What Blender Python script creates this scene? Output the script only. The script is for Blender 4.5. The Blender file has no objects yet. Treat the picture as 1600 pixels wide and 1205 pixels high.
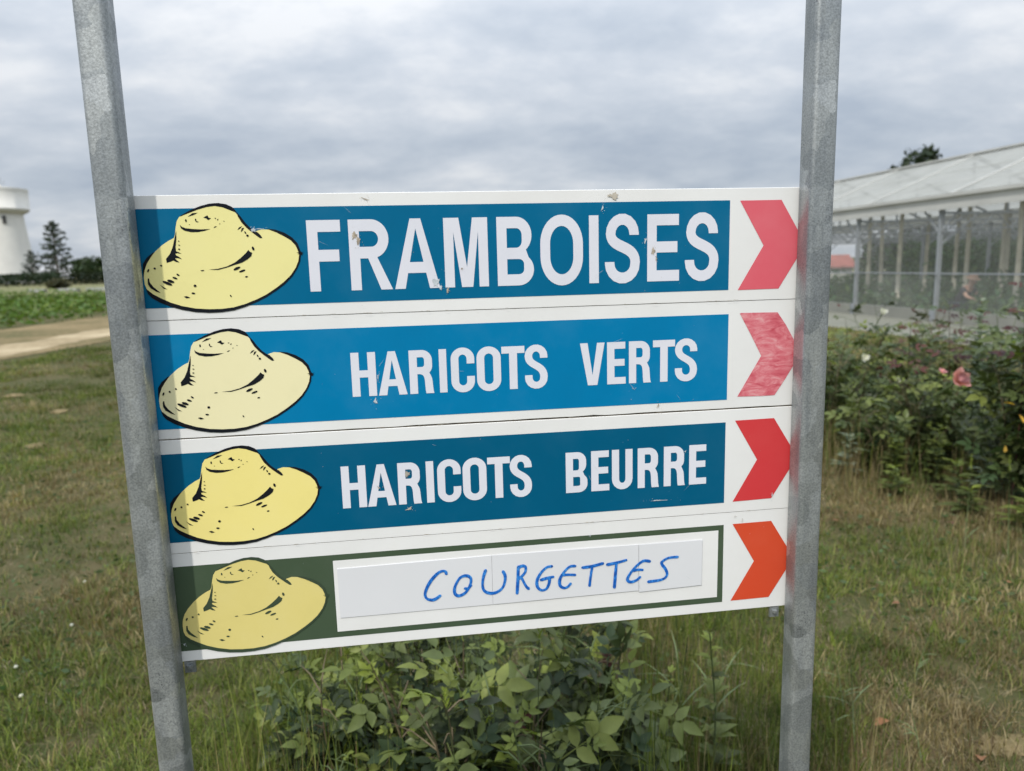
import bpy, bmesh, math, random
import numpy as np
from mathutils import Vector, Matrix, Euler
from mathutils.geometry import tessellate_polygon
R = math.radians
random.seed(7)
rng = np.random.default_rng(7)
scene = bpy.context.scene
COL = scene.collection

# ------------------------------------------------------------------ camera
cam_d = bpy.data.cameras.new('camera')
cam = bpy.data.objects.new('camera', cam_d)
COL.objects.link(cam)
cam_d.sensor_width = 36.0
cam_d.lens = 1155.0 / 1600.0 * 36.0
cam_d.clip_start = 0.05
cam_d.clip_end = 3000
PITCH, ROLL = 0.16088, -0.02636
fwd = Vector((0, math.cos(PITCH), -math.sin(PITCH)))
up0 = Vector((0, math.sin(PITCH), math.cos(PITCH)))
rt0 = Vector((1, 0, 0))
rt = rt0 * math.cos(ROLL) + up0 * math.sin(ROLL)
up = up0 * math.cos(ROLL) - rt0 * math.sin(ROLL)
cm = Matrix((rt, up, -fwd)).transposed().to_4x4()
cm.translation = (0, 0, 1.5)
cam.matrix_world = cm
cam_d.dof.use_dof = True
cam_d.dof.focus_distance = 0.985
cam_d.dof.aperture_fstop = 5.6
scene.camera = cam

# ------------------------------------------------------------------ light, sky, exposure
SUN_EL = R(47)
SUN_DIR2 = (-0.485, -0.875)                 # horizontal direction towards the sun
sun_az = math.atan2(SUN_DIR2[0], SUN_DIR2[1])
world = bpy.data.worlds.new('World')
scene.world = world
world.use_nodes = True
nt = world.node_tree
nt.nodes.clear()
def N(tree, kind, **kw):
    n = tree.nodes.new(kind)
    for k, v in kw.items():
        setattr(n, k, v)
    return n
def ramp(tree, stops, interp='LINEAR'):
    n = tree.nodes.new('ShaderNodeValToRGB')
    n.color_ramp.interpolation = interp
    el = n.color_ramp.elements
    while len(el) < len(stops):
        el.new(0.5)
    for e, (p, c) in zip(el, stops):
        e.position = p
        e.color = (*c, 1) if len(c) == 3 else c
    return n
def math_node(tree, op, a=None, b=None, clamp=False):
    n = tree.nodes.new('ShaderNodeMath'); n.operation = op; n.use_clamp = clamp
    for i, v in enumerate((a, b)):
        if v is None: continue
        if isinstance(v, (int, float)): n.inputs[i].default_value = v
        else: tree.links.new(v, n.inputs[i])
    return n.outputs[0]
def mix_col(tree, fac, a, b, blend='MIX'):
    n = tree.nodes.new('ShaderNodeMix'); n.data_type = 'RGBA'; n.blend_type = blend
    for s, v in ((n.inputs['Factor'], fac), (n.inputs[6], a), (n.inputs[7], b)):
        if isinstance(v, (int, float)): s.default_value = v
        elif isinstance(v, (tuple, list)): s.default_value = (*v, 1) if len(v) == 3 else v
        else: tree.links.new(v, s)
    return n.outputs[2]
L = nt.links
sky = N(nt, 'ShaderNodeTexSky', sky_type='NISHITA', sun_disc=False)
sky.sun_elevation = SUN_EL
sky.sun_rotation = sun_az
bg_sky = N(nt, 'ShaderNodeBackground'); bg_sky.inputs['Strength'].default_value = 0.08
L.new(sky.outputs[0], bg_sky.inputs['Color'])
tc = N(nt, 'ShaderNodeTexCoord')
sx = N(nt, 'ShaderNodeSeparateXYZ'); L.new(tc.outputs['Generated'], sx.inputs[0])
zc = math_node(nt, 'MAXIMUM', sx.outputs[2], 0.0)
zd = math_node(nt, 'ADD', zc, 0.26)
px = math_node(nt, 'DIVIDE', sx.outputs[0], zd)
py = math_node(nt, 'DIVIDE', sx.outputs[1], zd)
cv = N(nt, 'ShaderNodeCombineXYZ'); L.new(px, cv.inputs[0]); L.new(py, cv.inputs[1])
mp = N(nt, 'ShaderNodeMapping'); L.new(cv.outputs[0], mp.inputs[0])
mp.inputs['Location'].default_value = (3.1, 0.4, 2.3)
mp.inputs['Scale'].default_value = (0.85, 1.0, 1)
n1 = N(nt, 'ShaderNodeTexNoise'); L.new(mp.outputs[0], n1.inputs['Vector'])
n1.inputs['Scale'].default_value = 1.25; n1.inputs['Detail'].default_value = 7; n1.inputs['Roughness'].default_value = 0.58
n1.inputs['Distortion'].default_value = 0.15
n2 = N(nt, 'ShaderNodeTexNoise'); L.new(mp.outputs[0], n2.inputs['Vector'])
n2.inputs['Scale'].default_value = 3.4; n2.inputs['Detail'].default_value = 6; n2.inputs['Roughness'].default_value = 0.55
cl = math_node(nt, 'ADD', math_node(nt, 'MULTIPLY', n1.outputs[0], 0.64), math_node(nt, 'MULTIPLY', n2.outputs[0], 0.36))
CLOUD = ramp(nt, [(0.38, (.44, .505, .60)), (0.455, (.53, .59, .672)), (0.52, (.625, .675, .745)), (0.60, (.80, .825, .86))])
L.new(cl, CLOUD.inputs[0])
# an overcast sky grows steadily brighter from the horizon to the zenith
GRAD = N(nt, 'ShaderNodeMapRange'); L.new(math_node(nt, 'POWER', zc, 1.7), GRAD.inputs[0])
GRAD.inputs[1].default_value = 0.0; GRAD.inputs[2].default_value = 1.0
GRAD.inputs[3].default_value = 0.92; GRAD.inputs[4].default_value = 3.3
bg_cl = N(nt, 'ShaderNodeBackground')
L.new(CLOUD.outputs[0], bg_cl.inputs['Color']); L.new(GRAD.outputs[0], bg_cl.inputs['Strength'])
mx = N(nt, 'ShaderNodeMixShader'); mx.inputs[0].default_value = 0.93
L.new(bg_sky.outputs[0], mx.inputs[1]); L.new(bg_cl.outputs[0], mx.inputs[2])
wo = N(nt, 'ShaderNodeOutputWorld'); L.new(mx.outputs[0], wo.inputs[0])

sun_d = bpy.data.lights.new('sun', 'SUN')
sun_d.energy = 2.6
sun_d.angle = R(2.0)
sun_d.color = (1.0, 0.95, 0.87)
sun = bpy.data.objects.new('sun', sun_d); COL.objects.link(sun)
sv = Vector((SUN_DIR2[0] * math.cos(SUN_EL), SUN_DIR2[1] * math.cos(SUN_EL), math.sin(SUN_EL)))
sun.rotation_euler = sv.to_track_quat('Z', 'Y').to_euler()

scene.view_settings.view_transform = 'Standard'
scene.view_settings.look = 'None'
scene.view_settings.exposure = 0.0
scene.view_settings.gamma = 1.0
scene.view_settings.use_curve_mapping = False
scene.render.engine = 'CYCLES'
scene.cycles.use_denoising = True
try: scene.cycles.denoiser = 'OPENIMAGEDENOISE'
except Exception: pass
scene.cycles.max_bounces = 8
scene.cycles.transparent_max_bounces = 24
scene.cycles.sample_clamp_indirect = 4.0

# ------------------------------------------------------------------ helpers
def link(o, parent=None):
    COL.objects.link(o)
    if parent is not None: o.parent = parent
    return o
def tag(o, label=None, cat=None, group=None, kind=None):
    for k, v in (('label', label), ('category', cat), ('group', group), ('kind', kind)):
        if v: o[k] = v
    return o
def empty(name, loc=(0, 0, 0), rz=0.0):
    o = bpy.data.objects.new(name, None); o.empty_display_size = 0.1
    o.location = loc; o.rotation_euler = (0, 0, rz)
    return link(o)
def mesh_obj(name, me, parent=None, loc=None):
    o = bpy.data.objects.new(name, me)
    if loc is not None: o.location = loc
    return link(o, parent)
class MB:
    """collects verts and faces, with a material index per face"""
    def __init__(s): s.v = []; s.f = []; s.m = []
    def add(s, v, f, m=0):
        b = len(s.v); s.v += [tuple(p) for p in v]
        for q in f: s.f.append([b + i for i in q]); s.m.append(m)
        return s
    def box(s, x0, x1, y0, y1, z0, z1, m=0):
        v = [(x0, y0, z0), (x1, y0, z0), (x1, y1, z0), (x0, y1, z0), (x0, y0, z1), (x1, y0, z1), (x1, y1, z1), (x0, y1, z1)]
        return s.add(v, [(0, 3, 2, 1), (4, 5, 6, 7), (0, 1, 5, 4), (1, 2, 6, 5), (2, 3, 7, 6), (3, 0, 4, 7)], m)
    def tube(s, pts, radii, n=6, m=0, cap=True):
        pts = [Vector(p) for p in pts]
        if isinstance(radii, (int, float)): radii = [radii] * len(pts)
        rings = []
        t0 = (pts[1] - pts[0]).normalized()
        ref = Vector((1, 0, 0)) if abs(t0.x) < 0.8 else Vector((0, 1, 0))
        for i, p in enumerate(pts):
            t = (pts[min(i + 1, len(pts) - 1)] - pts[max(i - 1, 0)]).normalized()
            a = t.cross(ref).normalized(); b = t.cross(a).normalized()
            rings.append([p + (a * math.cos(k * 2 * math.pi / n) + b * math.sin(k * 2 * math.pi / n)) * radii[i] for k in range(n)])
        v = [q for r in rings for q in r]; f = []
        for i in range(len(pts) - 1):
            for k in range(n):
                k2 = (k + 1) % n
                f.append((i * n + k, i * n + k2, (i + 1) * n + k2, (i + 1) * n + k))
        if cap: f += [tuple(range(n)), tuple((len(pts) - 1) * n + k for k in reversed(range(n)))]
        return s.add(v, f, m)
    def bar(s, a, b, w, h=None, m=0):
        a = Vector(a); b = Vector(b); h = h or w
        t = (b - a).normalized()
        u = t.cross(Vector((0, 0, 1)))
        u = u.normalized() if u.length > 1e-4 else Vector((1, 0, 0))
        q = u.cross(t)
        v = [p + u * (sx_ * w / 2) + q * (sy_ * h / 2) for p in (a, b) for sx_, sy_ in ((-1, -1), (1, -1), (1, 1), (-1, 1))]
        return s.add(v, [(0, 1, 2, 3), (7, 6, 5, 4), (0, 4, 5, 1), (1, 5, 6, 2), (2, 6, 7, 3), (3, 7, 4, 0)], m)
    def lathe(s, prof, n=32, m=0, c=(0, 0, 0)):
        v = []; f = []
        for r, z in prof:
            v += [(c[0] + r * math.cos(k * 2 * math.pi / n), c[1] + r * math.sin(k * 2 * math.pi / n), c[2] + z) for k in range(n)]
        for i in range(len(prof) - 1):
            for k in range(n):
                k2 = (k + 1) % n
                f.append((i * n + k, i * n + k2, (i + 1) * n + k2, (i + 1) * n + k))
        return s.add(v, f, m)
    def mesh(s, name, mats, smooth=False):
        me = bpy.data.meshes.new(name)
        me.from_pydata(s.v, [], s.f)
        for m in (mats if isinstance(mats, (list, tuple)) else [mats]): me.materials.append(m)
        if any(s.m): me.polygons.foreach_set('material_index', s.m)
        if smooth: me.polygons.foreach_set('use_smooth', [True] * len(me.polygons))
        me.update()
        return me
    def build(s, name, mats, parent=None, smooth=False, loc=None):
        return mesh_obj(name, s.mesh(name, mats, smooth), parent, loc)
def tri_mesh(name, V, T, mat, col=None, smooth=False):
    """fast mesh from numpy arrays of points and triangles"""
    me = bpy.data.meshes.new(name)
    V = np.asarray(V, np.float32); T = np.asarray(T, np.int32)
    me.vertices.add(len(V)); me.vertices.foreach_set('co', V.ravel())
    me.loops.add(T.size); me.loops.foreach_set('vertex_index', T.ravel())
    me.polygons.add(len(T)); me.polygons.foreach_set('loop_start', np.arange(0, T.size, 3, dtype=np.int32))
    if smooth: me.polygons.foreach_set('use_smooth', np.ones(len(T), bool))
    if col is not None:
        a = me.attributes.new('col', 'FLOAT_COLOR', 'POINT')
        c = np.ones((len(V), 4), np.float32); c[:, :3] = col
        a.data.foreach_set('color', c.ravel())
    me.materials.append(mat)
    me.update(calc_edges=True)
    return me
_lat = rng.random((64, 64, 8))
def vnoise(x, y, k=0):
    """smooth value noise, 0..1, unit lattice"""
    x = np.asarray(x, float) + 31.7; y = np.asarray(y, float) + 17.3
    xi = np.floor(x).astype(int); yi = np.floor(y).astype(int)
    fx = x - xi; fy = y - yi; fx = fx * fx * (3 - 2 * fx); fy = fy * fy * (3 - 2 * fy)
    g = lambda i, j: _lat[i % 64, j % 64, k]
    return (g(xi, yi) * (1 - fx) + g(xi + 1, yi) * fx) * (1 - fy) + (g(xi, yi + 1) * (1 - fx) + g(xi + 1, yi + 1) * fx) * fy

# ------------------------------------------------------------------ materials
def new_mat(name):
    m = bpy.data.materials.new(name); m.use_nodes = True
    t = m.node_tree; b = t.nodes['Principled BSDF']
    return m, t, b
def noise(t, scale, detail=4, rough=0.55, coord='Object', vec=None, dist=0.0):
    n = t.nodes.new('ShaderNodeTexNoise')
    n.inputs['Scale'].default_value = scale; n.inputs['Detail'].default_value = detail
    n.inputs['Roughness'].default_value = rough; n.inputs['Distortion'].default_value = dist
    if vec is None:
        c = t.nodes.new('ShaderNodeTexCoord'); vec = c.outputs[coord]
    t.links.new(vec, n.inputs['Vector'])
    return n.outputs[0]
def mapped(t, scale=(1, 1, 1), coord='Object', rot=(0, 0, 0)):
    c = t.nodes.new('ShaderNodeTexCoord'); m = t.nodes.new('ShaderNodeMapping')
    m.inputs['Scale'].default_value = scale; m.inputs['Rotation'].default_value = rot
    t.links.new(c.outputs[coord], m.inputs[0])
    return m.outputs[0]
def bump(t, b, h, strength=0.3, dist=0.01):
    n = t.nodes.new('ShaderNodeBump'); n.inputs['Strength'].default_value = strength; n.inputs['Distance'].default_value = dist
    t.links.new(h, n.inputs['Height']); t.links.new(n.outputs[0], b.inputs['Normal'])
def plain(name, col, rough=0.6, metal=0.0, var=0.12, scale=6.0, spec=0.5, bmp=0.0, bscale=60.0):
    """a painted or natural surface with uneven tone"""
    m, t, b = new_mat(name)
    lo = tuple(c * (1 - var) for c in col); hi = tuple(min(1, c * (1 + var)) for c in col)
    r = ramp(t, [(0.3, lo), (0.7, hi)]); t.links.new(noise(t, scale, 6), r.inputs[0])
    t.links.new(r.outputs[0], b.inputs['Base Color'])
    b.inputs['Roughness'].default_value = rough; b.inputs['Metallic'].default_value = metal
    b.inputs['Specular IOR Level'].default_value = spec
    if bmp: bump(t, b, noise(t, bscale, 4), bmp, 0.004)
    return m
def vinyl(name, col, fade=(0.8, 0.8, 0.8), amount=0.1, rough=0.4, chips=0.0, base=None):
    """printed film: slow tone drift, faint vertical wear and pale pin-prick scuffs"""
    m, t, b = new_mat(name)
    dark = tuple(c * 0.93 for c in col); light = tuple(c + (f - c) * amount for c, f in zip(col, fade))
    r = ramp(t, [(0.3, dark), (0.5, col), (0.75, light)]); t.links.new(noise(t, 7, 7, 0.62), r.inputs[0])
    sc = noise(t, 150, 2, 0.5, vec=mapped(t, (1, 1, 1.7)))
    rs = ramp(t, [(0.735, (0, 0, 0)), (0.80, (1, 1, 1))]); t.links.new(sc, rs.inputs[0])
    sk = noise(t, 30, 3, 0.6, vec=mapped(t, (2.6, 1, 0.35), rot=(0, R(24), 0)))
    rk = ramp(t, [(0.70, (0, 0, 0)), (0.82, (1, 1, 1))]); t.links.new(sk, rk.inputs[0])
    f = math_node(t, 'MULTIPLY', math_node(t, 'ADD', rs.outputs[0], math_node(t, 'MULTIPLY', rk.outputs[0], 0.4)), 0.22, True)
    c = mix_col(t, f, r.outputs[0], fade)
    t.links.new(c, b.inputs['Base Color'])
    b.inputs['Roughness'].default_value = rough
    rr = ramp(t, [(0.3, (rough - .08,) * 3), (0.7, (rough + .12,) * 3)]); t.links.new(noise(t, 22, 5), rr.inputs[0])
    t.links.new(rr.outputs[0], b.inputs['Roughness'])
    b.inputs['Specular IOR Level'].default_value = 0.10
    return m
def leafy(name, col=None, var=0.35, rough=0.5, trans=0.3, attr=False, hue=(1, 1, 1)):
    m, t, b = new_mat(name)
    if attr:
        a = t.nodes.new('ShaderNodeAttribute'); a.attribute_name = 'col'
        c = a.outputs['Color']
    else:
        o = t.nodes.new('ShaderNodeObjectInfo')
        lo = (col[0] * (1 - var), col[1] * (1 - var), col[2] * (1 - var * .6))
        hi = (col[0] * (1 + var * 1.3), col[1] * (1 + var), col[2] * (1 + var * .7))
        r = ramp(t, [(0.0, lo), (0.5, col), (1.0, hi)]); t.links.new(o.outputs['Random'], r.inputs[0])
        nz = ramp(t, [(0.35, (.82, .82, .82)), (0.7, (1.12, 1.12, 1.12))]); t.links.new(noise(t, 3.5, 4), nz.inputs[0])
        c = mix_col(t, 1.0, r.outputs[0], nz.outputs[0], 'MULTIPLY')
    t.links.new(c, b.inputs['Base Color'])
    b.inputs['Roughness'].default_value = rough
    b.inputs['Specular IOR Level'].default_value = 0.22 if attr else 0.30
    tr = t.nodes.new('ShaderNodeBsdfTranslucent')
    c2 = mix_col(t, 1.0, c, (1.25, 1.35, 0.7), 'MULTIPLY'); t.links.new(c2, tr.inputs['Color'])
    mixn = t.nodes.new('ShaderNodeMixShader'); mixn.inputs[0].default_value = trans
    t.links.new(b.outputs[0], mixn.inputs[1]); t.links.new(tr.outputs[0], mixn.inputs[2])
    t.links.new(mixn.outputs[0], t.nodes['Material Output'].inputs[0])
    return m

def galvanised():
    m, t, b = new_mat('galvanised_steel')
    v = t.nodes.new('ShaderNodeTexVoronoi'); v.inputs['Scale'].default_value = 28; v.inputs['Randomness'].default_value = 1
    dv = t.nodes.new('ShaderNodeVectorMath'); dv.operation = 'ADD'
    tcn = t.nodes.new('ShaderNodeTexCoord')
    nn = t.nodes.new('ShaderNodeTexNoise'); nn.inputs['Scale'].default_value = 30; nn.inputs['Detail'].default_value = 3
    t.links.new(tcn.outputs['Object'], nn.inputs['Vector'])
    sc = t.nodes.new('ShaderNodeVectorMath'); sc.operation = 'SCALE'; sc.inputs['Scale'].default_value = 0.035
    t.links.new(nn.outputs['Color'], sc.inputs[0])
    t.links.new(tcn.outputs['Object'], dv.inputs[0]); t.links.new(sc.outputs[0], dv.inputs[1])
    t.links.new(dv.outputs[0], v.inputs['Vector'])
    hsv = t.nodes.new('ShaderNodeSeparateColor'); t.links.new(v.outputs['Color'], hsv.inputs[0])
    r = ramp(t, [(0.0, (.285, .305, .315)), (0.45, (.335, .355, .36)), (0.8, (.375, .395, .40)), (1.0, (.47, .49, .495))])
    t.links.new(hsv.outputs[0], r.inputs[0])
    # run-down streaks and cloudy oxide
    rs = ramp(t, [(0.3, (.70, .72, .75)), (0.65, (1.12, 1.12, 1.10))]); t.links.new(noise(t, 26, 6, 0.6, vec=mapped(t, (1.6, 1.6, .16))), rs.inputs[0])
    c = mix_col(t, 1.0, r.outputs[0], rs.outputs[0], 'MULTIPLY')
    rg = ramp(t, [(0.35, (.76, .76, .76)), (0.65, (1.14, 1.14, 1.14))]); t.links.new(noise(t, 420, 3, 0.6), rg.inputs[0])
    c = mix_col(t, 1.0, c, rg.outputs[0], 'MULTIPLY')
    # dark pitting gathered in patches
    pit = ramp(t, [(0.56, (0, 0, 0)), (0.64, (1, 1, 1))]); t.links.new(noise(t, 330, 3, 0.7), pit.inputs[0])
    patch = ramp(t, [(0.50, (0, 0, 0)), (0.66, (1, 1, 1))]); t.links.new(noise(t, 16, 4, 0.6), patch.inputs[0])
    pf = math_node(t, 'MULTIPLY', pit.outputs[0], patch.outputs[0])
    pf = math_node(t, 'MULTIPLY', pf, 0.85)
    c = mix_col(t, pf, c, (.10, .105, .12))
    # white rust bloom
    wr = ramp(t, [(0.62, (0, 0, 0)), (0.75, (1, 1, 1))]); t.links.new(noise(t, 60, 6, 0.7, vec=mapped(t, (1, 1, .45))), wr.inputs[0])
    c = mix_col(t, math_node(t, 'MULTIPLY', wr.outputs[0], 0.35), c, (.62, .65, .68))
    t.links.new(c, b.inputs['Base Color'])
    b.inputs['Metallic'].default_value = 0.62
    rr = ramp(t, [(0.0, (.34,) * 3), (1.0, (.56,) * 3)]); t.links.new(hsv.outputs[1], rr.inputs[0])
    t.links.new(rr.outputs[0], b.inputs['Roughness'])
    bump(t, b, noise(t, 260, 4, 0.6), 0.12, 0.002)
    return m
def board_white():
    m, t, b = new_mat('white_board')
    r = ramp(t, [(0.3, (.74, .735, .72)), (0.6, (.80, .80, .79)), (0.8, (.79, .775, .735))]); t.links.new(noise(t, 5, 7, 0.6), r.inputs[0])
    st = ramp(t, [(0.69, (0, 0, 0)), (0.76, (1, 1, 1))]); t.links.new(noise(t, 48, 5, 0.66, vec=mapped(t, (1, 1, 1.6))), st.inputs[0])
    c = mix_col(t, math_node(t, 'MULTIPLY', st.outputs[0], 0.22), r.outputs[0], (.50, .43, .31))
    t.links.new(c, b.inputs['Base Color']); b.inputs['Roughness'].default_value = 0.38
    b.inputs['Specular IOR Level'].default_value = 0.4
    bump(t, b, noise(t, 90, 3), 0.04, 0.002)
    return m
M = {}
M['galv'] = galvanised()
M['board'] = board_white()
M['edge'] = plain('weathered_board_edge', (.45, .41, .34), .8, var=.35, scale=60)
M['teal'] = vinyl('teal_print', (.0005, .128, .262), (.20, .40, .52), .07)
M['blue'] = vinyl('bright_blue_print', (.0005, .188, .400), (.20, .43, .62), .09)
M['petrol'] = vinyl('petrol_print', (.0005, .098, .195), (.20, .38, .48), .04)
M['olive'] = vinyl('dark_green_print', (.060, .092, .054), (.35, .38, .33), .06)
M['letter'] = vinyl('pale_letter_print', (.71, .72, .785), (.8, .8, .8), .1)
M['paper'] = plain('white_sticker', (.705, .712, .735), .45, var=.03, scale=4)
def marker_ink():
    m, t, b = new_mat('blue_marker_ink')
    r = ramp(t, [(0.32, (.003, .075, .36)), (0.5, (.006, .135, .54)), (0.66, (.06, .30, .74))])
    t.links.new(noise(t, 230, 4, .6, vec=mapped(t, (1.5, 1, .8))), r.inputs[0]); t.links.new(r.outputs[0], b.inputs['Base Color']); b.inputs['Roughness'].default_value = .4
    return m
M['ink'] = marker_ink()
M['black'] = vinyl('black_print', (.008, .010, .014), (.2, .2, .2), .05)
M['olive_line'] = vinyl('green_line_print', (.045, .068, .042), (.35, .38, .33), .05)
for k, c in (('hat_a', (.83, .765, .335)), ('hat_b', (.83, .77, .47)), ('hat_c', (.85, .735, .26)), ('hat_d', (.72, .615, .22))):
    M[k] = vinyl('straw_yellow_print_' + {'hat_a': 'pale', 'hat_b': 'cream', 'hat_c': 'warm', 'hat_d': 'dull'}[k], c, (.85, .8, .6), .10)
M['red_a'] = vinyl('faded_red_print', (.69, .115, .150), (.80, .40, .42), .12)
M['red_c'] = vinyl('red_print', (.61, .046, .052), (.75, .25, .22), .06)
M['red_d'] = vinyl('orange_red_print', (.63, .070, .027), (.75, .30, .2), .06)
def scribble():
    m, t, b = new_mat('scribbled_red_marker')
    s1 = noise(t, 42, 5, 0.65, vec=mapped(t, (.8, 1, 1.9), rot=(0, R(-20), 0)), dist=1.6)
    r = ramp(t, [(0.30, (.50, .055, .085)), (0.44, (.63, .13, .165)), (0.56, (.70, .22, .25)), (0.72, (.77, .40, .41))]); t.links.new(s1, r.inputs[0])
    s2 = noise(t, 130, 4, 0.7, vec=mapped(t, (.6, 1, 1.6), rot=(0, R(30), 0)))
    r2 = ramp(t, [(0.62, (0, 0, 0)), (0.72, (1, 1, 1))]); t.links.new(s2, r2.inputs[0])
    c = mix_col(t, math_node(t, 'MULTIPLY', r2.outputs[0], 0.6), r.outputs[0], (.44, .06, .09))
    t.links.new(c, b.inputs['Base Color']); b.inputs['Roughness'].default_value = .5
    return m
M['red_b'] = scribble()
M['mud'] = plain('dried_mud', (.43, .37, .29), .9, var=.4, scale=220)
M['scuff'] = plain('pale_scuff', (.52, .57, .60), .7, var=.2, scale=120)
M['concrete'] = plain('white_render', (.66, .645, .60), .85, var=.06, scale=.25)
M['plinth'] = plain('grey_concrete', (.22, .222, .195), .85, var=.12, scale=1.5)
M['grey_paint'] = plain('grey_galvanised_frame', (.30, .32, .34), .5, .3, var=.12, scale=3)
M['gutter'] = plain('aluminium_gutter', (.50, .50, .47), .5, .2, var=.08, scale=1.5)
M['pole'] = plain('pale_wood_pole', (.45, .42, .33), .7, var=.2, scale=5)
M['dark'] = plain('dark_opening', (.05, .05, .05), .8)
M['bark'] = plain('bark', (.11, .085, .06), .9, var=.3, scale=8)
M['stem_green'] = plain('green_stem', (.10, .14, .05), .6, var=.3, scale=9)
M['stem_brown'] = plain('rose_cane', (.13, .10, .055), .7, var=.3, scale=9)
M['tile'] = plain('red_roof_tile', (.27, .085, .065), .8, var=.2, scale=3)
M['foliage'] = leafy('foliage', attr=True, trans=.22)
M['grass'] = leafy('grass_blades', attr=True, trans=.3, rough=.6)
M['leaf_dark'] = leafy('rose_leaf_dark', (.064, .090, .028), .50, rough=.42, trans=.16)
M['leaf_mid'] = leafy('rose_leaf_mid', (.118, .150, .038), .42, rough=.52, trans=.25)
M['leaf_young'] = leafy('rose_leaf_young', (.19, .24, .05), .30, rough=.45, trans=.4)
M['leaf_red'] = leafy('rose_leaf_red', (.056, .017, .013), .40, rough=.5, trans=.1)
M['leaf_pale'] = leafy('grey_green_leaf', (.21, .26, .18), .2, rough=.6, trans=.25)
M['petal_pink'] = leafy('pink_petal', (.72, .36, .37), .25, rough=.6, trans=.3)
M['petal_white'] = leafy('white_petal', (.60, .60, .53), .12, rough=.6, trans=.3)
M['leaf_yellow'] = leafy('yellowed_leaf', (.55, .34, .05), .25, rough=.55, trans=.3)
M['dead'] = leafy('dead_leaf', (.19, .10, .055), .4, rough=.7, trans=.15)
M['skin'] = plain('skin', (.46, .27, .19), .5, var=.06)
M['cloth_dark'] = plain('dark_cloth', (.030, .026, .032), .85, var=.2, scale=12)
M['cloth_blue'] = plain('dark_denim', (.03, .04, .06), .85, var=.2, scale=12)
M['straw_hat'] = plain('straw_hat_weave', (.47, .29, .20), .8, var=.15, scale=40)
def film(name, haze, col=(.70, .72, .70), through=.5):
    m, t, b = new_mat(name)
    tr = t.nodes.new('ShaderNodeBsdfTransparent')
    df = t.nodes.new('ShaderNodeBsdfDiffuse'); df.inputs[0].default_value = (*col, 1)
    tl = t.nodes.new('ShaderNodeBsdfTranslucent'); tl.inputs[0].default_value = (*col, 1)
    gl = t.nodes.new('ShaderNodeBsdfGlossy'); gl.inputs['Roughness'].default_value = .12
    a = t.nodes.new('ShaderNodeMixShader'); a.inputs[0].default_value = through
    t.links.new(df.outputs[0], a.inputs[1]); t.links.new(tl.outputs[0], a.inputs[2])
    g = t.nodes.new('ShaderNodeMixShader'); g.inputs[0].default_value = .06
    t.links.new(a.outputs[0], g.inputs[1]); t.links.new(gl.outputs[0], g.inputs[2])
    x = t.nodes.new('ShaderNodeMixShader')
    r = ramp(t, [(0.3, (haze * .75,) * 3), (0.7, (haze * 1.2,) * 3)]); t.links.new(noise(t, .9, 5), r.inputs[0])
    t.links.new(r.outputs[0], x.inputs[0])
    t.links.new(tr.outputs[0], x.inputs[1]); t.links.new(g.outputs[0], x.inputs[2])
    t.links.new(x.outputs[0], t.nodes['Material Output'].inputs[0])
    return m
M['film'] = film('clear_greenhouse_film', .16)
M['film_low'] = film('hazy_greenhouse_film', .25)
M['roof'] = film('white_roof_sheet', .82, (.58, .59, .56), .5)
def ground_mat():
    m, t, b = new_mat('lawn_soil')
    a = noise(t, .55, 7, .62); c = noise(t, 6, 6, .6); d = noise(t, 60, 5, .65)
    r = ramp(t, [(0.34, (.048, .058, .022)), (0.46, (.078, .082, .034)), (0.56, (.125, .105, .055)), (0.68, (.23, .18, .115))])
    s = math_node(t, 'ADD', math_node(t, 'MULTIPLY', a, .45), math_node(t, 'ADD', math_node(t, 'MULTIPLY', c, .3), math_node(t, 'MULTIPLY', d, .25)))
    t.links.new(s, r.inputs[0]); t.links.new(r.outputs[0], b.inputs['Base Color'])
    b.inputs['Roughness'].default_value = .95; b.inputs['Specular IOR Level'].default_value = .1
    bump(t, b, math_node(t, 'ADD', c, d), .7, .03)
    return m
M['ground'] = ground_mat()
def earth(name, stops, sc=1.2):
    m, t, b = new_mat(name)
    a = noise(t, sc * .35, 6, .6); c = noise(t, sc * 5, 6, .6)
    r = ramp(t, stops); t.links.new(math_node(t, 'ADD', math_node(t, 'MULTIPLY', a, .6), math_node(t, 'MULTIPLY', c, .4)), r.inputs[0])
    t.links.new(r.outputs[0], b.inputs['Base Color']); b.inputs['Roughness'].default_value = .95
    b.inputs['Specular IOR Level'].default_value = .1
    bump(t, b, c, .5, .03)
    return m
M['track'] = earth('sandy_track', [(.36, (.20, .155, .088)), (.5, (.33, .265, .165)), (.62, (.46, .38, .255))])
M['verge'] = earth('dry_verge', [(.36, (.075, .080, .032)), (.48, (.17, .135, .07)), (.66, (.27, .205, .115))])
M['field'] = earth('field_soil', [(.35, (.045, .065, .022)), (.6, (.09, .10, .04))])
M['meadow'] = earth('far_meadow', [(.35, (.10, .125, .055)), (.5, (.17, .17, .085)), (.68, (.27, .22, .13))], .12)
M['matting'] = earth('pale_ground_cover', [(.35, (.165, .17, .14)), (.6, (.215, .215, .18))])
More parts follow.
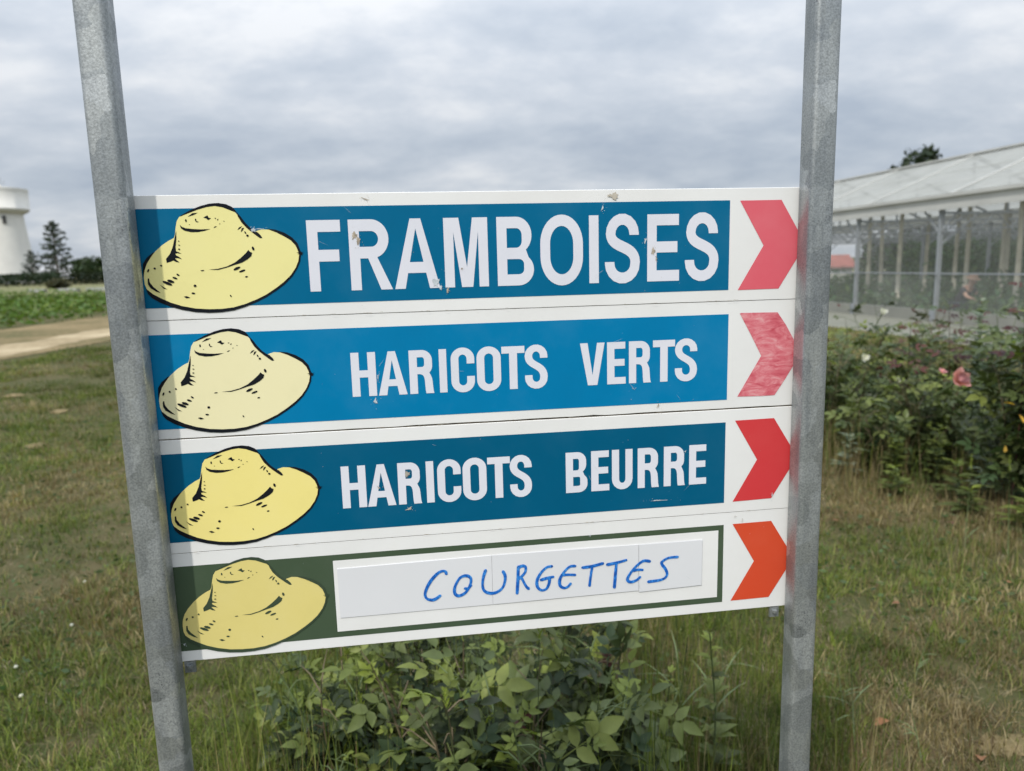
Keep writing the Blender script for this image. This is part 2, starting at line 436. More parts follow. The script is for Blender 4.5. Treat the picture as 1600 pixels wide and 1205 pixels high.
# ------------------------------------------------------------------ ground, field, track
def sheet(name, pts, z, mat, kind='structure', label=None):
    mb = MB(); mb.add([(x, y, z) for x, y in pts], [tuple(range(len(pts)))])
    o = mb.build(name, mat); tag(o, label, None, None, kind)
    return o
def wavy(x0, y0, y1, amp, n, k, side=0.0):
    ys = np.linspace(y0, y1, n)
    return [(x0 + side * (y - y0) + amp * (vnoise(y * .35, k * 3.1, k) - .5) * 2, y) for y in ys]
g = MB(); g.add([(-1500, -60, 0), (1500, -60, 0), (1500, 1800, 0), (-1500, 1800, 0)], [(0, 1, 2, 3)])
tag(g.build('ground', M['ground']), None, None, None, 'structure')
def strip(name, left, right, z, mat):
    n = len(left); mb = MB()
    mb.add([(x, y, z) for x, y in left] + [(x, y, z) for x, y in right], [(i, n + i, n + i + 1, i + 1) for i in range(n - 1)])
    return tag(mb.build(name, mat), None, None, None, 'structure')
strip('meadow', [(-400, 66), (-400, 150)], [(60, 66), (60, 150)], .004, M['meadow'])
strip('crop_field', wavy(-120, 4, 73.5, 0, 12, 0), wavy(-14.8, 4, 73.5, .35, 60, 1), .008, M['field'])
strip('verge', wavy(-15.2, 4, 73.5, .3, 60, 2), wavy(-9.4, 4, 73.5, .45, 60, 3), .012, M['verge'])
strip('dirt_track', [(x + .35 * (vnoise(y * 1.9, 2, 6) - .5), y) for x, y in wavy(-11.5, 4, 73.5, .35, 240, 4)], [(x + .4 * (vnoise(y * 2.3, 5, 7) - .5), y) for x, y in wavy(-10.1, 4, 73.5, .4, 240, 5)], .016, M['track'])

# ------------------------------------------------------------------ leaf clouds for distant growth
def leaf_cloud(centres, size, cols, seed, flat=0.0):
    """one small folded leaf clump (two triangles each) per centre"""
    r = np.random.default_rng(seed)
    n = len(centres)
    d = r.normal(size=(n, 3)); d /= np.linalg.norm(d, axis=1)[:, None]
    d[:, 2] *= (1 - flat)
    e = r.normal(size=(n, 3)); e = np.cross(d, e); e /= np.linalg.norm(e, axis=1)[:, None] + 1e-9
    s = (size if np.ndim(size) else np.full(n, size)) * r.uniform(.6, 1.4, n)
    c = np.asarray(centres)
    V = np.empty((n, 4, 3))
    V[:, 0] = c - d * s[:, None]; V[:, 1] = c + e * s[:, None] * .42
    V[:, 2] = c + d * s[:, None]; V[:, 3] = c - e * s[:, None] * .42
    b = np.arange(n)[:, None] * 4
    T = np.concatenate([b + np.array([0, 1, 2]), b + np.array([0, 2, 3])])
    cc = np.repeat(np.asarray(cols), 4, axis=0)
    return V.reshape(-1, 3), T, cc
def shades(n, base, var, seed):
    r = np.random.default_rng(seed)
    k = r.uniform(1 - var, 1 + var, (n, 1)); h = r.uniform(-.18, .18, (n, 1))
    return np.clip(np.asarray(base) * k * np.concatenate([1 + h, np.ones((n, 1)), 1 - h], 1), .004, .9)
def blob_points(n, c, rad, seed, lumps=9, hollow=.55, zmin=None):
    """points through a lumpy crown: random lobes inside the ellipsoid"""
    r = np.random.default_rng(seed)
    lob = r.normal(size=(lumps, 3)); lob /= np.linalg.norm(lob, axis=1)[:, None]
    lob *= r.uniform(.3, .72, (lumps, 1))
    lr = r.uniform(.28, .5, lumps)
    k = r.integers(0, lumps, n)
    d = r.normal(size=(n, 3)); d /= np.linalg.norm(d, axis=1)[:, None]
    p = lob[k] + d * (lr[k] * r.uniform(hollow, 1.0, n))[:, None]
    p = np.asarray(c) + p * np.asarray(rad)
    if zmin is not None: p[:, 2] = np.maximum(p[:, 2], zmin + r.uniform(0, .1, n))
    return p
def tree(name, loc, h, rad, seed, base, label, cat='tree', group=None, n=2600, leaf=.3, trunk_h=.35):
    root = empty(name, loc); tag(root, label, cat, group)
    mb = MB(); r = random.Random(seed)
    mb.tube([(0, 0, -.1), (.04 * h * .2, 0, h * .3), (.02 * h, .01 * h, h * .6), (.015 * h, 0, h * .86)], [h * .028, h * .022, h * .013, h * .004], 8)
    mb.build('trunk', M['bark'], root, True)
    lb = MB()
    for i in range(9):
        a = r.uniform(0, 6.28); z0 = h * r.uniform(trunk_h, .75); l = rad * r.uniform(.5, .9)
        lb.tube([(0.01 * h, 0, z0), (math.cos(a) * l * .5, math.sin(a) * l * .5, z0 + h * .07), (math.cos(a) * l, math.sin(a) * l, z0 + h * .15)], [h * .01, h * .007, h * .002], 5)
    lb.build('limb', M['bark'], root, True)
    hc = h * (1 - trunk_h) / 2
    P = blob_points(n, (0, 0, h * trunk_h + hc), (rad, rad, hc * 1.15), seed, 14)
    V, T, c = leaf_cloud(P, leaf, shades(n, base, .45, seed), seed)
    mesh_obj('crown', tri_mesh('crown', V, T, M['foliage'], c), root)
    return root
def shrub(name, loc, rx, ry, h, seed, base, label, cat='shrub', group=None, n=1500, leaf=.16):
    root = empty(name, loc); tag(root, label, cat, group)
    mb = MB(); r = random.Random(seed)
    for i in range(6):
        a = r.uniform(0, 6.28)
        mb.tube([(0, 0, -.05), (math.cos(a) * rx * .3, math.sin(a) * ry * .3, h * .4), (math.cos(a) * rx * .6, math.sin(a) * ry * .6, h * .8)], [h * .02, h * .013, h * .004], 5)
    mb.build('stem', M['bark'], root, True)['kind'] = 'stuff'
    P = blob_points(n, (0, 0, h * .5), (rx * 1.1, ry * 1.1, h * .56), seed, 16, .4, zmin=.03)
    V, T, c = leaf_cloud(P, leaf, shades(n, base, .45, seed), seed)
    mesh_obj('foliage', tri_mesh('foliage', V, T, M['foliage'], c), root)
    return root
def hedge(name, x0, x1, y, depth, h, seed, base, label, n, leaf=.3, group=None):
    root = empty(name, ((x0 + x1) / 2, y, 0)); tag(root, label, 'hedge', group)
    r = np.random.default_rng(seed); w = (x1 - x0) / 2
    X = r.uniform(-w, w, n)
    top = h * (.86 + .22 * vnoise((X + x0) * .33, seed, 1) + .08 * vnoise((X + x0) * 1.6, seed, 2))
    Z = top * (1 - r.power(2.2, n) * r.uniform(0, 1, n)) ; Z = np.maximum(Z, .05)
    Y = r.uniform(-depth / 2, depth / 2, n) * (1 - .25 * (Z / h) ** 3)
    V, T, c = leaf_cloud(np.c_[X, Y, Z], leaf, shades(n, base, .5, seed), seed)
    mesh_obj('foliage', tri_mesh('foliage', V, T, M['foliage'], c), root)
    mb = MB()
    for i in range(int(w * 2 / 2.0)):
        xx = -w + (i + .5) * 2.0
        mb.tube([(xx, 0, -.05), (xx + .1, 0, h * .7)], [.06, .03], 5)
    mb.build('stem', M['bark'], root)['kind'] = 'stuff'
    return root

# ------------------------------------------------------------------ water tower
wt = empty('water_tower', (-167.8, 252, 0)); tag(wt, 'round white concrete water tower with a wide tank on a flared shaft', 'water tower')
mb = MB(); mb.lathe([(8.6, -.5), (8.4, 2), (7.8, 6), (7.1, 11), (6.55, 16), (6.2, 20), (6.0, 22.6)], 48)
mb.build('shaft', M['concrete'], wt, True)
mb = MB(); mb.lathe([(6.0, 22.55), (6.6, 22.8), (7.7, 23.4), (7.95, 23.9)], 48); mb.build('tank_underside', M['concrete'], wt, True)
mb = MB(); mb.lathe([(7.95, 23.9), (8.2, 24.2), (8.2, 24.2), (8.2, 29.9)], 48); mb.build('tank', M['concrete'], wt, True)
mb = MB(); mb.lathe([(8.2, 29.92), (8.26, 29.94)], 48); mb.lathe([(8.26, 29.94), (8.26, 30.75)], 48); mb.lathe([(8.26, 30.75), (7.6, 30.8)], 48); mb.build('rim', M['concrete'], wt, True)
mb = MB(); mb.lathe([(7.7, 30.78), (6.5, 31.0), (3.5, 31.3), (1.2, 31.42), (0.02, 31.45)], 48); mb.build('roof', M['concrete'], wt, True)
mb = MB(); mb.lathe([(1.0, 31.3), (1.0, 32.2), (.02, 32.4)], 16); mb.build('roof_hatch', M['concrete'], wt, True)
mb = MB(); mb.tube([(1.6, -.8, 31.9), (1.6, -.8, 34.3)], .09, 6); mb.tube([(2.6, -.8, 31.8), (2.6, -.8, 33.4)], .07, 6); mb.build('antenna', M['grey_paint'], wt)
mb = MB(); mb.box(-.5, .5, -6.62, -6.0, 19.3, 21.8); o = mb.build('window', M['dark'], wt); o.rotation_euler = (0, 0, R(38))
mb = MB(); mb.box(-.7, .7, -8.6, -7.7, 0, 2.4); o = mb.build('door', M['grey_paint'], wt); o.rotation_euler = (0, 0, R(30))

# conifer by the tower: tiers of drooping branches, gaps of sky between
def conifer(loc, h, spread, seed, label, n_br=46, base=(.055, .072, .052)):
    root = empty('conifer_tree', loc); tag(root, label, 'tree')
    r = random.Random(seed)
    mb = MB(); mb.tube([(0, 0, -.1), (.1, 0, h * .4), (0, .05, h * .75), (0, 0, h)], [h * .02, h * .016, h * .008, h * .002], 8)
    mb.build('trunk', M['bark'], root, True)
    lb = MB(); P = []
    for i in range(n_br):
        f = (i + r.random()) / n_br
        z = h * (.14 + .84 * f); a = i * 2.399 + r.uniform(-.4, .4)
        l = spread * (1.0 - f) ** .62 * r.uniform(.55, 1.12) + .25
        if r.random() < .12: l *= 1.25
        rise = r.uniform(.02, .28) * l
        p0 = Vector((0, 0, z)); p2 = Vector((math.cos(a) * l, math.sin(a) * l, z + rise)); p1 = (p0 + p2) / 2 + Vector((0, 0, -.05 * l))
        lb.tube([p0, p1, p2], [h * .006, h * .004, h * .001], 4)
        for k in range(int(38 * (.4 + l / spread))):
            t = r.uniform(.25, 1.03); q = p0 * (1 - t) ** 2 + p1 * 2 * t * (1 - t) + p2 * t * t
            s = .10 * l + .22
            P.append((q.x + r.gauss(0, s * .6), q.y + r.gauss(0, s * .6), q.z + r.gauss(.05, s * .33)))
    lb.build('limb', M['bark'], root, True)
    P = np.array(P); n = len(P)
    V, T, c = leaf_cloud(P, h * .027, shades(n, base, .5, seed), seed)
    mesh_obj('crown', tri_mesh('crown', V, T, M['foliage'], c), root)
    return root
conifer((-120.4, 200, 0), 16.5, 5.4, 11, 'dark open-branched conifer standing alone to the right of the white water tower', 46)
conifer((-141.0, 222, 0), 9.6, 2.8, 12, 'narrow dark conifer half hidden behind the base of the white water tower', 40, (.032, .045, .032))
hedge('hedge', -165, -84, 140, 4.5, 2.35, 21, (.022, .034, .018), 'long dark clipped hedge in front of the white water tower', 9000, .36)
hedge('hedge', -84, -22, 143, 4.0, 2.2, 22, (.035, .052, .024), 'dark green hedge running right from below the conifer, behind the grey post', 7000, .34)
shrub('broad_tree', (-92.5, 170, 0), 8.0, 5.0, 5.9, 23, (.030, .050, .018), 'low dome-shaped dark tree behind the hedge beside the left post', 'tree', n=4200, leaf=.5)
shrub('shrub', (-117, 150, 0), 8, 4, 4.3, 24, (.05, .075, .03), 'mid-green bush rising over the hedge under the lone conifer', n=2200, leaf=.4)
shrub('shrub', (-130, 152, 0), 6, 4, 3.6, 25, (.06, .085, .032), 'lighter green bush over the hedge between tower and conifer', n=1800, leaf=.38)
shrub('shrub', (-60.5, 100, 0), 1.9, 1.5, 1.35, 26, (.06, .06, .03), 'small brownish round bush alone in the far meadow', n=900, leaf=.2)
for i, (xx, lab) in enumerate(((-46.0, 'low white crop tunnel at the far edge of the field, nearest the left post'), (-43.0, 'low white crop tunnel tucked behind the left post'), (-49.3, 'shortest low white crop tunnel, on the outer end of the row'))):
    t_ = empty('crop_tunnel', (xx, 78, 0)); tag(t_, lab, 'crop tunnel', 'white tunnels at the far edge of the crop field')
    mb = MB(); n = 10; w = 1.0 if i < 2 else .8
    ring = [(0, -.40 * math.cos(k * math.pi / n), .34 * math.sin(k * math.pi / n)) for k in range(n + 1)]
    v = [(-w, y, z) for _, y, z in ring] + [(w, y, z) for _, y, z in ring]
    mb.add(v, [(k, k + 1, n + 2 + k, n + 1 + k) for k in range(n)] + [tuple(range(n + 1)), tuple(reversed(range(n + 1, 2 * n + 2)))])
    mb.build('cover', M['plinth'], t_)
    for x_ in (-w - .01, 0, w + .01):
        mb = MB(); mb.tube([(x_, y * 1.03, z * 1.03) for _, y, z in ring], .015, 4); mb.build('hoop', M['grey_paint'], t_)

# crop rows: dense dark green, running away from the road
n = 52000
r_ = np.random.default_rng(31)
Y = 4 + 69 * r_.power(1.0, n) ; Y = np.where(r_.random(n) < .75, r_.uniform(14, 50, n), r_.uniform(14, 73, n))
row = r_.integers(0, 95, n)
X = -15.5 - row * .72 + r_.normal(0, .2, n)
Z = np.abs(r_.normal(.22, .13, n)) * (.75 + .5 * vnoise(X * .4, Y * .4, 3))
c = shades(n, (.088, .145, .026), .4, 33)
c = c * (.75 + .5 * vnoise(X * .15, Y * .12, 4))[:, None]
V, T, c = leaf_cloud(np.c_[X, Y, Z], .13, c, 32, .3)
tag(mesh_obj('crop_plants', tri_mesh('crop_plants', V, T, M['foliage'], c)), 'dense dark green crop rows in the field beyond the sandy track', 'crop', None, 'stuff')

# ------------------------------------------------------------------ greenhouse
GA = math.atan2(.1385, 1.0)
gh = empty('greenhouse', (9.54, 16.6, 0), GA)      # local x to the right across the spans, local y away along the wall
tag(gh, 'long pale greenhouse with white pitched roof and hazy film walls behind the roses', 'greenhouse')
BAY, N0, N1, SP, HG0, HG1, HR = 3.03, -3, 5, 6.4, 2.47, 2.76, 4.05
Y0, Y1 = N0 * BAY, N1 * BAY
def gpart(name, mb, mat, smooth=False): return mb.build(name, mat, gh, smooth)
mb = MB(); mb.box(-.06, .10, Y0, Y1, 0, .26); gpart('plinth', mb, M['plinth'])
mb = MB(); mb.box(SP * 2 - .1, SP * 2 + .06, Y0, Y1, 0, .26); gpart('plinth', mb, M['plinth'])
for e in (Y0, Y1):
    mb = MB(); mb.box(.10, SP * 2 - .1, e - .08, e + .08, 0, .26); gpart('plinth', mb, M['plinth'])
for k, x in enumerate((0, SP, SP * 2)):
    mb = MB()
    mb.box(x - .13, x + .11, Y0, Y1, HG0, HG1)
    mb.box(x - .20, x - .132, Y0, Y1, HG1 - .055, HG1 + .02)
    mb.box(x - .155, x - .132, Y0, Y1, HG0 - .02, HG0 + .05)
    gpart('gutter', mb, M['gutter'])
post_me = None
def frame_mesh(kind):
    mb = MB()
    if kind == 'post': mb.box(-.045, .045, -.035, .035, 0, HG0 + .02); mb.box(-.09, .09, -.08, .08, 0, .27)
    if kind == 'tie': mb.bar((.05, 0, HG0 - .08), (SP - .05, 0, HG0 - .08), .05); mb.bar((.05, 0, HG0 - .42), (SP - .05, 0, HG0 - .42), .035)
    if kind == 'web':
        for i in range(8):
            a = .2 + i * (SP - .4) / 8; b = a + (SP - .4) / 16
            mb.bar((a, 0, HG0 - .42), (b, 0, HG0 - .08), .025); mb.bar((b, 0, HG0 - .08), (b + (SP - .4) / 16, 0, HG0 - .42), .025)
    if kind == 'rafter':
        mb.bar((.06, 0, HG1 - .03), (SP / 2, 0, HR - .07), .05); mb.bar((SP / 2, 0, HR - .07), (SP - .06, 0, HG1 - .03), .05)
        mb.bar((SP / 2, 0, HG0 - .06), (SP / 2, 0, HR - .1), .04)
        mb.bar((SP * .25, 0, HG0 - .06), (SP * .25, 0, (HG1 + HR) / 2 - .1), .03); mb.bar((SP * .75, 0, HG0 - .06), (SP * .75, 0, (HG1 + HR) / 2 - .1), .03)
    if kind == 'brace': mb.bar((0, .04, HG0 - .5), (0, .55, HG0 - .01), .03); mb.bar((0, -.04, HG0 - .5), (0, -.55, HG0 - .01), .03); mb.bar((.04, 0, HG0 - .75), (.9, 0, HG0 - .1), .03)
    return mb.mesh(kind, M['grey_paint'])
FM = {k: frame_mesh(k) for k in ('post', 'tie', 'web', 'rafter', 'brace')}
NM = {'post': 'post', 'tie': 'tie_bar', 'web': 'truss_web', 'rafter': 'rafter', 'brace': 'knee_brace'}
for k in range(N0, N1 + 1):
    y = k * BAY
    for j in range(3):
        mesh_obj('post', FM['post'], gh, (SP * j, y, 0)); mesh_obj('knee_brace', FM['brace'], gh, (SP * j, y, 0))
    for j in range(2):
        for kk in ('tie', 'web', 'rafter'): mesh_obj(NM[kk], FM[kk], gh, (SP * j, y, 0))
# glazing: a hazier lower sheet under a clearer upper one, lapped at a rail
def pane(x0, y0, x1, y1, z0, z1, mat, name='pane'):
    mb = MB(); mb.add([(x0, y0, z0), (x1, y1, z0), (x1, y1, z1), (x0, y0, z1)], [(0, 1, 2, 3)])
    return gpart(name, mb, mat)
for x in (-.075, SP * 2 + .075):
    for k in range(N0, N1):
        a, b = k * BAY + .03, (k + 1) * BAY - .03
        pane(x, a, x, b, .262, 1.10, M['film_low'], 'lower_pane'); pane(x + (.004 if x < 1 else -.004), a, x + (.004 if x < 1 else -.004), b, 1.06, HG0 - .01, M['film'], 'upper_pane')
    mb = MB(); mb.box(x - .02, x - .006, Y0, Y1, 1.065, 1.095); gpart('wall_rail', mb, M['grey_paint'])
for e in (Y0, Y1):
    for j in range(2):
        for i in range(2):
            a = SP * j + i * SP / 2 + .06; b = a + SP / 2 - .12
            pane(a, e, b, e, .262, 1.10, M['film_low'], 'lower_pane'); pane(a, e + .004, b, e + .004, 1.06, HG0, M['film'], 'upper_pane')
        mb = MB(); x = SP * j
        mb.add([(x + .1, e, HG1), (x + SP - .1, e, HG1), (x + SP / 2, e, HR)], [(0, 1, 2)]); gpart('gable_pane', mb, M['film'])
# roof: one white sheet per bay and slope, a cover strip on every joint
def roof_mesh(flip):
    mb = MB(); x0, x1 = (.12, SP / 2) if not flip else (SP - .12, SP / 2)
    mb.add([(x0, .02, HG1 + .01), (x1, .02, HR), (x1, BAY - .02, HR), (x0, BAY - .02, HG1 + .01)], [(0, 1, 2, 3)])
    return mb.mesh('roof_panel', M['roof'])
def seam_mesh(flip):
    mb = MB(); x0, x1 = (.10, SP / 2) if not flip else (SP - .10, SP / 2)
    mb.bar((x0, 0, HG1 + .012), (x1, 0, HR + .012), .07, .03); return mb.mesh('roof_seam', M['gutter'])
RM = [roof_mesh(0), roof_mesh(1)]; SM = [seam_mesh(0), seam_mesh(1)]
for j in range(2):
    for fl in range(2):
        for k in range(N0, N1 + 1):
            if k < N1: mesh_obj('roof_panel', RM[fl], gh, (SP * j, k * BAY, 0))
            mesh_obj('roof_seam', SM[fl], gh, (SP * j, k * BAY, 0))
    mb = MB(); mb.bar((SP * j + SP / 2, Y0, HR + .03), (SP * j + SP / 2, Y1, HR + .03), .16, .05); gpart('ridge_cap', mb, M['gutter'])
    for f in (.33, .66):
        for s in (0, 1):
            xx = SP * j + (SP / 2 * f if s == 0 else SP - SP / 2 * f); zz = HG1 + (HR - HG1) * f - .06
            mb = MB(); mb.bar((xx, Y0, zz), (xx, Y1, zz), .04); gpart('purlin', mb, M['gutter'])
# pale stakes and crop inside
rp = random.Random(5)
pole_me = MB(); pole_me.tube([(0, 0, 0), (.02, 0, 1.3), (0, 0, 2.72)], [.06, .055, .05], 7); pole_me = pole_me.mesh('wooden_pole', M['pole'], True)
def gworld(x, y): return (9.54 + math.cos(GA) * x - math.sin(GA) * y, 16.6 + math.sin(GA) * x + math.cos(GA) * y, 0)
spots = [(1.1, 4.2, 'first'), (1.9, 1.5, ''), (1.15, -.9, ''), (2.6, 1.2, ''), (3.3, 3.6, ''), (2.9, -1.7, ''), (4.2, 6.0, ''), (5.1, 2.4, ''), (1.5, 7.4, ''), (4.4, -.6, ''), (.9, 2.6, ''), (2.2, 5.2, ''), (3.6, .6, ''), (1.6, -2.4, ''), (5.6, 4.4, '')]
for i, (x, y, _) in enumerate(spots):
    o = mesh_obj('wooden_pole', pole_me, None, gworld(x, y)); o.rotation_euler = (R(rp.uniform(-1, 1)), R(rp.uniform(-1, 1)), rp.uniform(0, 6))
    tag(o, 'tall pale wooden pole standing among the plants inside the greenhouse', 'pole', 'wooden poles inside the greenhouse')
r_ = np.random.default_rng(41); n = 38000
x = r_.integers(0, 9, n) * 1.35 + .8 + r_.normal(0, .2, n); y = r_.uniform(Y0 + .4, Y1 - .4, n)
z = np.abs(r_.normal(0, 1, n)) * .30 * (.6 + .9 * vnoise(x * 1.7, y * 1.1, 5)) + .05
z += np.where(x > 7.0, r_.uniform(0, 1.6, n), 0)
wx = 9.54 + math.cos(GA) * x - math.sin(GA) * y; wy = 16.6 + math.sin(GA) * x + math.cos(GA) * y
V, T, c = leaf_cloud(np.c_[wx, wy, z], .10, shades(n, (.07, .12, .045), .5, 42), 43)
tag(mesh_obj('greenhouse_crop', tri_mesh('greenhouse_crop', V, T, M['foliage'], c)), 'low leafy green crop rows growing inside the hazy greenhouse', 'crop', None, 'stuff')
strip('ground_cover', [gworld(-2.6, Y0 - 6)[:2], gworld(-2.6, Y1 + 6)[:2]], [gworld(-.06, Y0 - 6)[:2], gworld(-.06, Y1 + 6)[:2]], .006, M['matting'])
# growth beyond the greenhouse
for i, (x, y, h, rad, lab) in enumerate((
        (25.3, 48, 8.3, 1.7, 'dark tree top showing above the greenhouse ridge, nearest the right post'),
        (27.9, 50, 8.5, 1.3, 'smaller dark tree top above the greenhouse ridge, right of the first'),
        (24.0, 34, 3.0, 2.6, 'round dark green tree seen through the far wall of the greenhouse'),
        (28.5, 35, 3.4, 2.8, 'taller dark tree behind the greenhouse seen through the film'),
        (31.5, 31, 3.2, 2.6, 'dark tree behind the greenhouse, farthest right of those seen through the film'))):
    tree('tree', (x, y, 0), h, rad, 50 + i, (.030, .046, .020), lab, n=2400, leaf=.24, trunk_h=.3 if h > 5 else .05)
hedge('hedge', 16.6, 38, 34.8, 2.0, 2.3, 60, (.030, .042, .022), 'dark hedge along the far side of the greenhouse, seen through its film', 9000, .2)
sh = empty('shed', (15.2, 37.0, 0)); tag(sh, 'small white shed with a red tiled roof beyond the end of the greenhouse', 'shed')
mb = MB(); mb.box(-2.2, 1.4, -.9, .9, 0, 1.0); mb.add([(-2.2, -.9, 1.0), (-2.2, .9, 1.0), (-2.2, 0, 1.5), (1.4, -.9, 1.0), (1.4, .9, 1.0), (1.4, 0, 1.5)], [(0, 1, 2), (3, 5, 4)]); mb.build('wall', M['concrete'], sh)
for s in (-1, 1):
    mb = MB(); v = [(-2.4, s * 1.05, .97), (1.6, s * 1.05, .97), (1.6, 0, 1.56), (-2.4, 0, 1.56)]
    mb.add(v + [(a, b, c_ + .05) for a, b, c_ in v], [(0, 3, 2, 1), (4, 5, 6, 7), (0, 1, 5, 4), (1, 2, 6, 5), (3, 7, 6, 2), (0, 4, 7, 3)]); mb.build('roof_slope', M['tile'], sh)
mb = MB(); mb.box(-.6, .1, -.93, -.9, .02, .9); mb.build('door', M['dark'], sh)
# ------------------------------------------------------------------ the farm sign: outlines of the print in millimetres on a board
HAT_FILL=[(46.9,25.6),(57.3,21.3),(69.3,16.8),(79.9,14.2),(89.1,13.0),(98.0,14.9),(105.6,18.1),(111.6,21.1),(115.1,25.1),(119.1,32.5),(124.5,38.7),(131.1,43.9),(133.9,45.3),(135.3,44.0),(141.9,42.1),(151.1,42.9),(161.5,45.8),(170.6,50.4),(177.6,55.7),(182.1,62.2),(184.1,68.3),(185.1,73.8),(183.4,82.0),(179.5,90.2),(172.7,99.0),(164.0,107.1),(154.0,114.6),(141.0,122.5),(128.5,128.3),(114.6,133.4),(101.0,137.0),(86.2,138.4),(71.6,138.3),(55.9,136.7),(40.5,133.1),(27.8,128.6),(16.7,122.8),(8.1,117.8),(1.9,112.2),(-0.3,105.6),(-0.6,97.5),(0.3,89.5),(3.3,81.5),(8.6,73.7),(15.8,65.8),(24.2,58.7),(32.4,53.5),(38.5,50.6),(40.1,46.4),(41.5,38.5),(43.5,30.8)]
